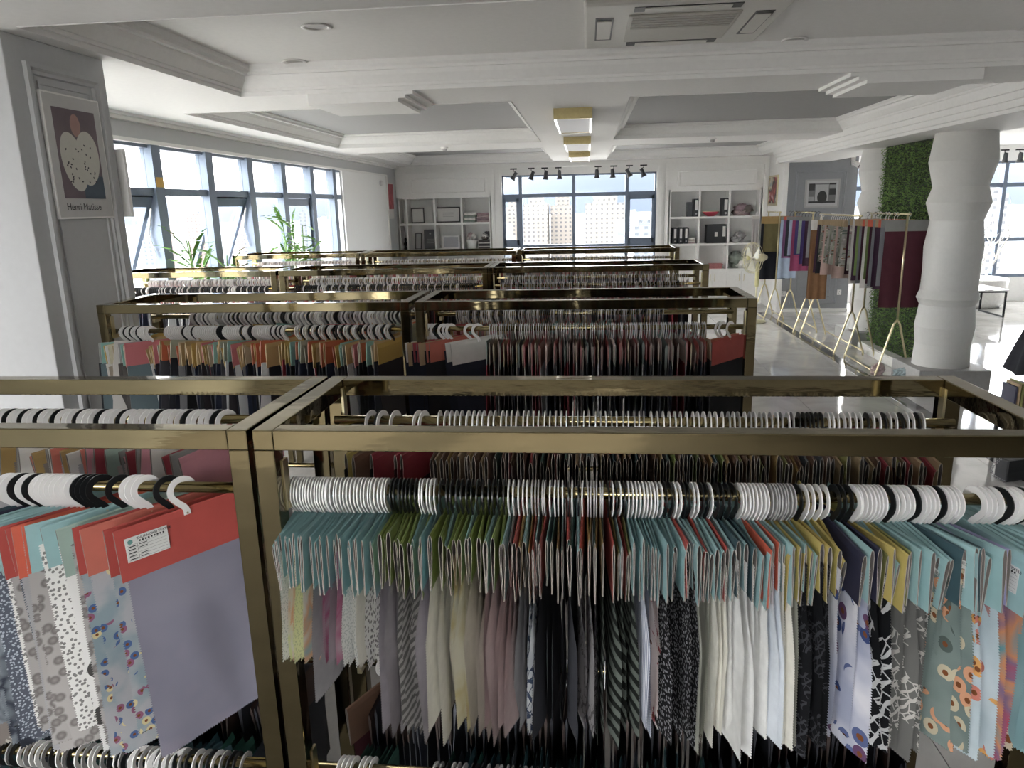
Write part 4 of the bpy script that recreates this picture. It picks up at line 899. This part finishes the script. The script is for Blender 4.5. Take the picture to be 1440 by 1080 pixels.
obj('panel', MB().box(-.485, .485, -.485, .485, -.035, 0), M('ac_white', '#d4d2cc', .4, var=.02), t, bevel=.012)
obj('grille', MB().box(-.27, .27, -.29, .29, -.045, -.035), M('ac_grille', '#bdbab2', .45, var=.03), t, bevel=.006)
for k in range(5): obj('grille_slat', B(-.25, .25, -.26 + k * .05, -.23 + k * .05, -.049, -.045), M('ac_grille2', '#aaa79f', .5), t)
for sx, sy in ((1, 0), (-1, 0), (0, 1), (0, -1)):
    cx, cy = sx * .385, sy * .385; a, b = (.045, .25) if sx else (.25, .045)
    obj('vent_slot', B(cx - a, cx + a, cy - b, cy + b, -.037, -.034), black, t)
    obj('vent_flap', B(cx - a * .8, cx + a * .8, cy - b * .8, cy + b * .8, -.043, -.038), M('ac_white', '#d4d2cc', .4), t, rot=None)
for px, py, lb in ((445, 37, 'round recessed downlight in the near ceiling, farther from the cornice'), (414, 86, 'round recessed downlight close to the corner of the coffer'), (1118, 55, 'round recessed downlight next to the air conditioner'), (1430, 45, 'round recessed downlight beyond the one by the air conditioner')):
    p = atZ(px, py, ZS + .17); t = thing('downlight', lb, 'downlight', (p.x, p.y, ZS + .17)); obj('trim_ring', MB().lathe([(.075, 0), (.08, -.006), (.075, -.010), (.056, -.006), (.055, 0)], 24), wplas, t, smooth=True); obj('lens', MB().lathe([(.055, -.002), (.055, 0)], 24), M('lens_grey', '#9a9894', .3), t)
for px, py, lb in ((625, 207, 'small white smoke detector on the beam over the left racks'), (1002, 194, 'small white smoke detector on the beam over the right racks')):
    p = atZ(px, py, ZS); t = thing('smoke_detector', lb, 'smoke detector', (p.x, p.y, ZS)); obj('base', MB().lathe([(.05, 0), (.05, -.015), (.04, -.02)], 20), wplas, t); obj('sensor', MB().lathe([(.03, -.02), (.026, -.045), (.0, -.05)], 16), gplas, t, smooth=True)

# ================================================================== RIGHT SIDE: columns, green wall, rails with clothes
colm = M('column_white', '#d2d1cd', .5, var=.02)
def column(cx, cy, label):
    t = thing('wavy_column', label, 'column', (cx, cy, 0))
    obj('plinth', B(-.33, .33, -.33, .33, 0, .20), M('plinth_grey', '#a5a4a1', .6), t, bevel=.006)
    prof_ = [(w / 2 / 148, atY(1345, y, 7.35).z) for y, w in ((516, 76), (490, 73), (465, 79), (434, 72), (424, 82), (412, 74), (385, 73), (350, 76), (311, 67), (285, 82), (262, 69.5), (225, 86), (187, 75))]
    prof_ = [(prof_[0][0], .20)] + prof_[1:-1] + [(.26, 2.42)]
    o = obj('shaft', MB().lathe(prof_, 72), colm, t, smooth=True); es = o.modifiers.new('crease', 'EDGE_SPLIT'); es.split_angle = math.radians(9)
    return t
COLX = 3.54
column(COLX, 7.66, 'white faceted wavy column in front of the green wall'); column(COLX + .10, 9.85, 'white faceted wavy column behind the green wall')
# artificial hedge between the columns
hg = thing('green_wall', 'dense artificial green hedge panel between two wavy columns', 'green wall', (3.52, 0, .10))
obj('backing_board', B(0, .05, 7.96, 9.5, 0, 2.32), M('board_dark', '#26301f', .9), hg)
random.seed(77); lf = MB()
for k in range(15000):
    y, z = random.uniform(7.95, 9.52), random.uniform(0, 2.3); s = random.uniform(.012, .024); a = random.uniform(0, 6.28); el = random.uniform(-.6, .9)
    d = Vector((-math.cos(el), math.cos(a) * .8, math.sin(a) * .8)).normalized(); p = Vector((random.uniform(-.045, .01), y, z)); q = d.cross(Vector((random.random(), random.random(), random.random()))).normalized() * s * .35
    lf.face([p, p + d * s * .5 + q, p + d * s * 1.3, p + d * s * .5 - q], 0 if random.random() < .7 else 1)
fo = obj('hedge_leaves', lf, [M('hedge_green', '#6f8c4a', .6, var=.4, scale=8), M('hedge_dark', '#4a663a', .6, var=.3, scale=8)], hg); fo['kind'] = 'stuff'
kb_ = thing('stone_kerb', 'white stone kerb edging the floor below the hedge', 'kerb', (3.36, 0, 0)); obj('kerb_block', B(0, .14, 8.02, 9.45, 0, .10), M('kerb_white', '#d8d6d0', .7, var=.1), kb_, bevel=.01)
obj('kerb_cap', B(.01, .13, 8.03, 9.44, .10, .112), M('kerb_white', '#d8d6d0', .7), kb_)
heap('cloth_bundle', 'grey-blue fluffy bundle on the floor under the garment rail', 3.22, 7.72, 0, .13, .11, .10, [M('fluff_grey', '#8d9a9c', .95, var=.35, scale=40)], 9, 'bundle', 5)
heap('ribbon_roll', 'pinkish crumpled ribbon roll on the floor under garment rail', 3.08, 8.02, 0, .08, .08, .07, [M('ribbon', '#b8a4a0', .6, var=.3, scale=40)], 10, 'ribbon roll', 4)

def garment_rail(cx, y0, y1, zt, label, zj=.60, sp=.17):
    t = thing('garment_rail', label, 'garment rail', (cx, y0, 0)); L = y1 - y0; r = .011
    obj('hanging_bar', MB().tube([(0, -.06, zt), (0, L + .06, zt)], r, 10), gold, t, smooth=True)
    for y in (0, L):
        obj('upright', MB().tube([(0, y, zj), (0, y, zt)], r, 10), gold, t, smooth=True)
        for s in (-1, 1): obj('leg', MB().tube([(0, y, zj + .01), (s * .03, y, zj - .04), (s * sp, y, .02), (s * sp, y, .0)], r, 8), gold, t, smooth=True)
    for s in (-1, 1): obj('base_bar', MB().tube([(s * sp, 0, .05), (s * sp, L, .05)], .009, 8), gold, t, smooth=True)
    return t
GX = 3.20
garment_rail(GX, 7.94, 8.90, 1.675, 'gold garment rail holding the burgundy swatch'); garment_rail(GX - .06, 9.10, 10.55, 1.64, 'gold garment rail holding patterned skirts and camel cloth', .52); garment_rail(2.90, 11.80, 12.50, 1.66, 'gold garment rail holding olive and navy cloth near the fan', .5, .15)
def garment(cx, y, z, w, L, hdr, hm, mat, label, group, yaw=0, flare=0):
    """cloth hung on a clip hanger: hook, header strip, cloth"""
    t = thing('hung_fabric', label, 'hanging fabric', (cx, y, z), (0, 0, yaw), group)
    obj('hook', MB().tube([(.0, .0, -.06), (.0, 0, -.03), (.018, 0, -.012), (.018, 0, .006), (0, 0, .016), (-.018, 0, .004)], .003, 6), hm, t)
    obj('header', B(-w / 2, w / 2, -.003, .003, -.06 - hdr[1], -.06), hdr[0], t)
    mb = MB(); nx, nz = 16, 8; ph = random.uniform(0, 6)
    for i in range(nz + 1):
        for j in range(nx + 1):
            s = i / nz; x = (-w / 2 + w * j / nx) * (1 + flare * s); mb.v.append((x, .012 * s * math.sin(9 * j / nx * PI * .5 + ph) + .002, -.06 - hdr[1] - L * s))
    for i in range(nz):
        for j in range(nx): b = i * (nx + 1) + j; mb.f.append((b, b + nx + 1, b + nx + 2, b + 1)); mb.m.append(0)
    obj('cloth', mb, mat, t, smooth=True)
G = {n: fabric('g_' + n, k, c, s) for n, k, c, s in (('burgundy', 'plain', ['#5e2a37'], 20), ('plum', 'plain', ['#54384e'], 20), ('wine', 'plain', ['#4e2a38'], 20), ('steel grey', 'plain', ['#8d8f94'], 20), ('leaf green', 'plain', ['#7f9a4a'], 20), ('grey floral', 'floral', ['#b4b0a8', '#98948c', '#6f7a70', '#d8d0c4', '#8a6a6a'], 30), ('sage floral', 'floral', ['#a8aa98', '#8c9080', '#c8b8a8', '#5f6a60', '#d8d4c8'], 30), ('blush', 'plain', ['#d0aca0'], 20), ('camel', 'plain', ['#94683f'], 20), ('hot pink', 'plain', ['#b8487a'], 20), ('violet', 'plain', ['#5a4a8c'], 20), ('sky blue', 'plain', ['#b4cce4'], 20), ('orchid', 'plain', ['#a868a0'], 20), ('mint', 'plain', ['#b8c8b4'], 20), ('charcoal', 'plain', ['#3a3c44'], 20), ('ivory', 'plain', ['#d8d2cc'], 20), ('olive', 'plain', ['#6f6438'], 20), ('navy', 'plain', ['#23252f'], 20), ('white strip', 'plain', ['#d0c8c8'], 20))}
hd = {'g': CARD['grey'], 'o': CARD['orange'], 'k': CARD['tan'], 'w': CARD['off-white'], 'y': CARD['ochre']}
random.seed(51)
garment(GX + .04, 8.00, 1.675, .44, .78, (hd['g'], .11), wplas, G['burgundy'], 'large burgundy swatch with grey header on garment rail', None, .0)
ga = [('steel grey', 'g', .60), ('plum', 'o', .64), ('plum', 'k', .62), ('steel grey', 'g', .62), ('wine', 'o', .60), ('leaf green', 'o', .56), ('ivory', 'k', .66), ('wine', 'o', .58), ('steel grey', 'k', .62), ('leaf green', 'k', .54), ('plum', 'k', .6), ('ivory', 'w', .64), ('grey floral', 'k', .5), ('wine', 'g', .55)]
for i, (c, h, L) in enumerate(ga): garment(GX - .02 - .006 * i, 8.07 + .058 * i, 1.675, .36, L, (hd[h], .07), wplas if i % 3 else black, G[c], f'{c} hanging cloth behind the burgundy swatch, {dict(g="grey", o="orange", k="tan", w="white")[h]} header', f'{c} cloths with {h} header behind the burgundy one', .0)
gb = ['grey floral', 'sage floral', 'grey floral', 'blush', 'sage floral', 'grey floral', 'sage floral', 'grey floral', 'sage floral', 'blush', 'grey floral', 'sage floral', 'charcoal', 'plum']
for i, c in enumerate(gb): garment(GX - .06, 9.14 + .075 * i, 1.64, .34, (.46 if 'floral' in c else .62), (hd['k'], .06), wplas, G[c], f'{c} cloth on the patterned skirt rail', f'{c} cloths on the patterned skirt rail', .05, .1)
for i in range(3): garment(GX - .10, 10.36 + .05 * i, 1.63, .22, .92, (hd['w'], .13), wplas, G['camel'], 'long camel cloth with white header on the skirt rail', 'camel cloths on the skirt rail', .0, .05)
gc = [('steel grey', .5), ('plum', .62), ('violet', .6), ('mint', .46), ('violet', .48), ('hot pink', .72), ('sky blue', .5), ('charcoal', .52), ('orchid', .55), ('sky blue', .86)]
for i, (c, L) in enumerate(gc): garment(2.98 + .02 * (9 - i), 10.75 + .085 * i, 1.66, .26, L, (hd['o'] if i == 8 else hd['g'], .05), black, G[c], f'{c} cloth between the skirt rail and the fan', f'{c} cloths between skirt rail and fan', .1, .05)
garment_rail(3.08, 10.72, 11.62, 1.66, 'gold garment rail holding pink and violet cloths', .5, .16)
garment(2.86, 11.80, 1.66, .36, .42, (hd['y'], .11), wplas, G['olive'], 'olive cloth with ochre header near the fan', None); garment(2.86, 11.9, 1.66, .40, .85, (hd['y'], .11), wplas, G['navy'], 'long navy cloth behind the olive cloth', None)
for i in range(6): garment(2.60 + .012 * i, 12.0 + .06 * i, 1.66, .12, .55 + .05 * (i % 3), (hd['w'], .04), wplas, G['white strip'], 'narrow whitish cloth strip hung beside the olive cloth', 'whitish strips near the fan', .3)

# pedestal fan
t = thing('pedestal_fan', 'cream pedestal fan standing before the right bookcase', 'fan', (2.60, 11.72, 0), (0, 0, -1.2))
obj('base', MB().lathe([(.17, 0), (.17, .015), (.15, .03), (.03, .04), (.025, .07)], 28), cream, t, smooth=True); obj('pole', MB().lathe([(.014, .06), (.014, .75)], 12), cream, t, smooth=True); obj('sleeve', MB().lathe([(.026, .55), (.032, .60), (.032, .86), (.02, .92)], 16), M('fan_yellow', '#d2cc96', .4), t, smooth=True)
HZ = .99
obj('motor', MB().lathe([(.02, -.06), (.055, -.05), (.06, .05), (.03, .11)], 20, (0, .04, HZ), 0, Matrix.Rotation(-PI / 2, 3, 'X')), cream, t, smooth=True)
cg = MB()
for rr, y in ((.23, -.10), (.225, -.06), (.225, -.14), (.15, -.165), (.07, -.17)): cg.tube([(rr * math.cos(2 * PI * k / 32), y, HZ + rr * math.sin(2 * PI * k / 32)) for k in range(32)], .003 if rr < .23 else .006, 5, closed=True)
for k in range(28):
    a = 2 * PI * k / 28; c, s = math.cos(a), math.sin(a)
    cg.tube([(.03 * c, -.172, HZ + .03 * s), (.15 * c, -.165, HZ + .15 * s), (.225 * c, -.14, HZ + .225 * s), (.23 * c, -.1, HZ + .23 * s), (.15 * c, -.045, HZ + .15 * s), (.03 * c, -.03, HZ + .03 * s)], .0016, 4)
cgo = obj('cage', cg, cream, t); cgo['kind'] = 'stuff'
for k in range(3):
    a = 2 * PI * k / 3; mb = MB(); pts = []
    for q in range(10): f_ = q / 9; ang = a + .9 * f_ ; pts.append((.2 * math.cos(ang), -.10 + .03 * (f_ - .5), HZ + .2 * math.sin(ang)))
    for q in range(9): mb.face([(0, -.1, HZ), pts[q], pts[q + 1]])
    obj('blade', mb, M('fan_blade', '#c9c8bc', .3), t)
obj('hub', MB().lathe([(.035, 0), (.03, .02), (.0, .025)], 16, (0, -.165, HZ), 0, Matrix.Rotation(PI / 2, 3, 'X')), M('fan_yellow', '#d2cc96', .4), t, smooth=True)

# side room: coffee table, planter tree, dress, low sample stand
t = thing('coffee_table', 'white coffee table with thin black metal frame', 'coffee table', (5.75, 12.3, 0))
obj('top', B(-.75, .66, -.35, .42, .405, .425), M('table_white', '#e9e8e6', .15), t)
for s in (-1, 1):
    x = .63 if s > 0 else -.72; fr_ = MB(); fr_.box(x - .012, x + .012, -.33, -.306, 0, .405).box(x - .012, x + .012, .376, .40, 0, .405).box(x - .012, x + .012, -.306, .376, 0, .024).box(x - .012, x + .012, -.306, .376, .381, .405); obj('leg_frame', fr_, dark, t)
for y in (-.318, .388): obj('side_rail', B(-.708, .618, y - .012, y + .012, .381, .405), dark, t)
t = thing('round_planter', 'big round white planter tub by the coffee table', 'planter', (6.55, 13.35, 0)); obj('tub', MB().lathe([(.42, 0), (.50, .10), (.52, .46), (.48, .48), (.46, .42)], 36), potm, t, smooth=True); obj('pebble_fill', MB().lathe([(.46, .40), (.2, .43), (0, .44)], 24), wplas, t)
t = thing('branch_tree', 'white painted bare branch tree in the planter', 'decor tree', (6.6, 13.3, .44)); random.seed(61)
wb = M('branch_white', '#eceae6', .6)
def branch(p, d, L, r, lv):
    q = [Vector(p)]; dd = Vector(d).normalized()
    for k in range(4): dd = (dd + Vector((random.uniform(-.18, .18), random.uniform(-.15, .15), random.uniform(-.02, .16)))).normalized(); q.append(q[-1] + dd * L / 4)
    obj('branch', MB().tube(q, [r, r * .9, r * .8, r * .7, r * .55], 6), wb, t, smooth=True)
    if lv:
        for k in range(3): branch(q[2 + k // 2 + (k > 1)], dd + Vector((random.uniform(-.9, .9), random.uniform(-.4, .4), random.uniform(-.1, .4))), L * .55, r * .55, lv - 1)
for dx in (-.25, .05, .3): branch((dx * .3, 0, -.02), (dx * 1.3, 0, 1), .8, .018, 2)
sheer = M('sheer_white', '#e9e9ea', .8)
t = thing('navy_dress', 'dark navy dress hanging on slim stand', 'dress', (4.02, 6.75, 0)); mb = MB(); n = 40
for i, (r, z) in enumerate(((.10, 1.22), (.15, 1.12), (.14, .95), (.20, .75), (.27, .55), (.33, .34))):
    for j in range(n): a = 2 * PI * j / n; f_ = 1 + (.09 * math.sin(9 * a) * i / 5); mb.v.append((r * f_ * math.cos(a), r * f_ * .7 * math.sin(a), z - (.03 * math.sin(4 * a) if i == 5 else 0)))
for i in range(5):
    for j in range(n): mb.f.append((i * n + j, i * n + (j + 1) % n, (i + 1) * n + (j + 1) % n, (i + 1) * n + j)); mb.m.append(0)
obj('dress_cloth', mb, M('navy_cloth', '#24262e', .8, var=.15), t, smooth=True); obj('stand_pole', MB().lathe([(.01, .02), (.01, 1.22)], 10), gold, t); obj('stand_base', MB().lathe([(.14, 0), (.14, .015), (.02, .02)], 24), gold, t)
_p = atZ(1424, 580, .32); sx_, sy_ = _p.x, _p.y
t = thing('sample_stand', 'low dark stand holding a row of small swatch cards', 'stand', (sx_ + .1, sy_, 0)); w = .9
obj('tray', MB().box(-.1, w, .0, .24, .30, .32), dark, t); obj('back_rail', MB().box(-.1, w, .22, .24, .32, .38), dark, t)
for x in (-.09, w - .02):
    for y in (.01, .21): obj('leg', B(x, x + .02, y, y + .02, 0, .30), dark, t)
random.seed(71)
for k in range(40): tag(obj('swatch_card', B(sx_ + .01 + k * .022, sx_ + .025 + k * .022, sy_ + .02, sy_ + .19, .32, .32 + random.uniform(.17, .21)), CARD[random.choice(('crimson', 'brown', 'tan', 'grey', 'navy', 'coral', 'olive'))]), 'small coloured swatch card standing in the low dark stand', 'swatch card', 'swatch cards in the low stand')
_p = atZ(1430, 668, .02)
t = thing('black_bag', 'black bag with silver chain on the floor past the rack end', 'bag', (_p.x, _p.y, 0), (0, 0, .35))
obj('body', MB().box(-.14, .2, -.05, .05, 0, .15), black, t, bevel=.012); obj('flap', MB().box(-.142, .202, -.056, -.05, .07, .152), dark, t); obj('clasp', B(.01, .05, -.060, -.056, .08, .10), gold, t)
for k in range(16): 
    f_ = k / 15; c_ = Vector((-.16 - .10 * math.sin(PI * f_), -.02 - .03 * f_, .16 * (1 - f_) + .012))
    obj('chain_link', MB().tube([c_ + Vector((.010 * math.cos(a_ * PI / 4), .004 * (k % 2) * math.sin(a_ * PI / 4), .007 * math.sin(a_ * PI / 4))) for a_ in range(8)], .002, 5, closed=True), M('silver', '#c8c8cc', .2, 1), t)

# window plants
leaf = MB(); pts = [(0, 0), (.3, .055), (.6, .07), (.85, .04), (1, 0)]
for i in range(4):
    (a, wa), (b, wb_) = pts[i], pts[i + 1]; za, zb_ = .12 * math.sin(a * 2.6), .12 * math.sin(b * 2.6) - .06 * b
    leaf.face([(a, 0, za), (b, 0, zb_), (b, wb_, zb_ + .012), (a, wa, za + .012)]); leaf.face([(a, 0, za), (a, -wa, za + .012), (b, -wb_, zb_ + .012), (b, 0, zb_)])
leafme = leaf.mesh('leaf', True)
def plant(x, y, zt, label, seed, nst, dense):
    rnd = random.Random(seed); t = thing('potted_bamboo', label, 'potted plant', (x, y, 0))
    obj('pot', MB().lathe([(.12, 0), (.16, .32), (.17, .34), (.15, .34), (.14, .28)], 24), potm, t, smooth=True); obj('soil', MB().lathe([(.14, .28), (0, .30)], 20), soilm, t)
    for k in range(nst):
        a = rnd.uniform(0, 6.28); top = Vector((.22 * math.cos(a) * rnd.uniform(.3, 1), .30 * math.sin(a) * rnd.uniform(.3, 1), zt * rnd.uniform(.78, 1.0))); bs = Vector((.05 * math.cos(a), .05 * math.sin(a), .28))
        obj('stem', MB().tube([bs, bs.lerp(top, .5) + Vector((0, 0, .05)), top], [.011, .009, .005], 7), stemm, t, smooth=True)
        for q in range(dense):
            p = bs.lerp(top, rnd.uniform(.55, 1.0)); o = link('leaf', leafme, leafm, t, loc=p, rot=(rnd.uniform(-.4, .4), rnd.uniform(-1.1, .3), rnd.uniform(0, 6.28))); s = rnd.uniform(.2, .38); o.scale = (s, s, s)
plant(-3.18, 5.98, 1.68, 'tall thin potted bamboo in front of the second window bay', 1, 6, 9)
plant(-3.22, 8.06, 1.82, 'bushy potted bamboo in front of the later window bay', 2, 7, 12)
plant(-3.22, 4.15, .95, 'short potted plant behind the grey pillar', 3, 4, 6)
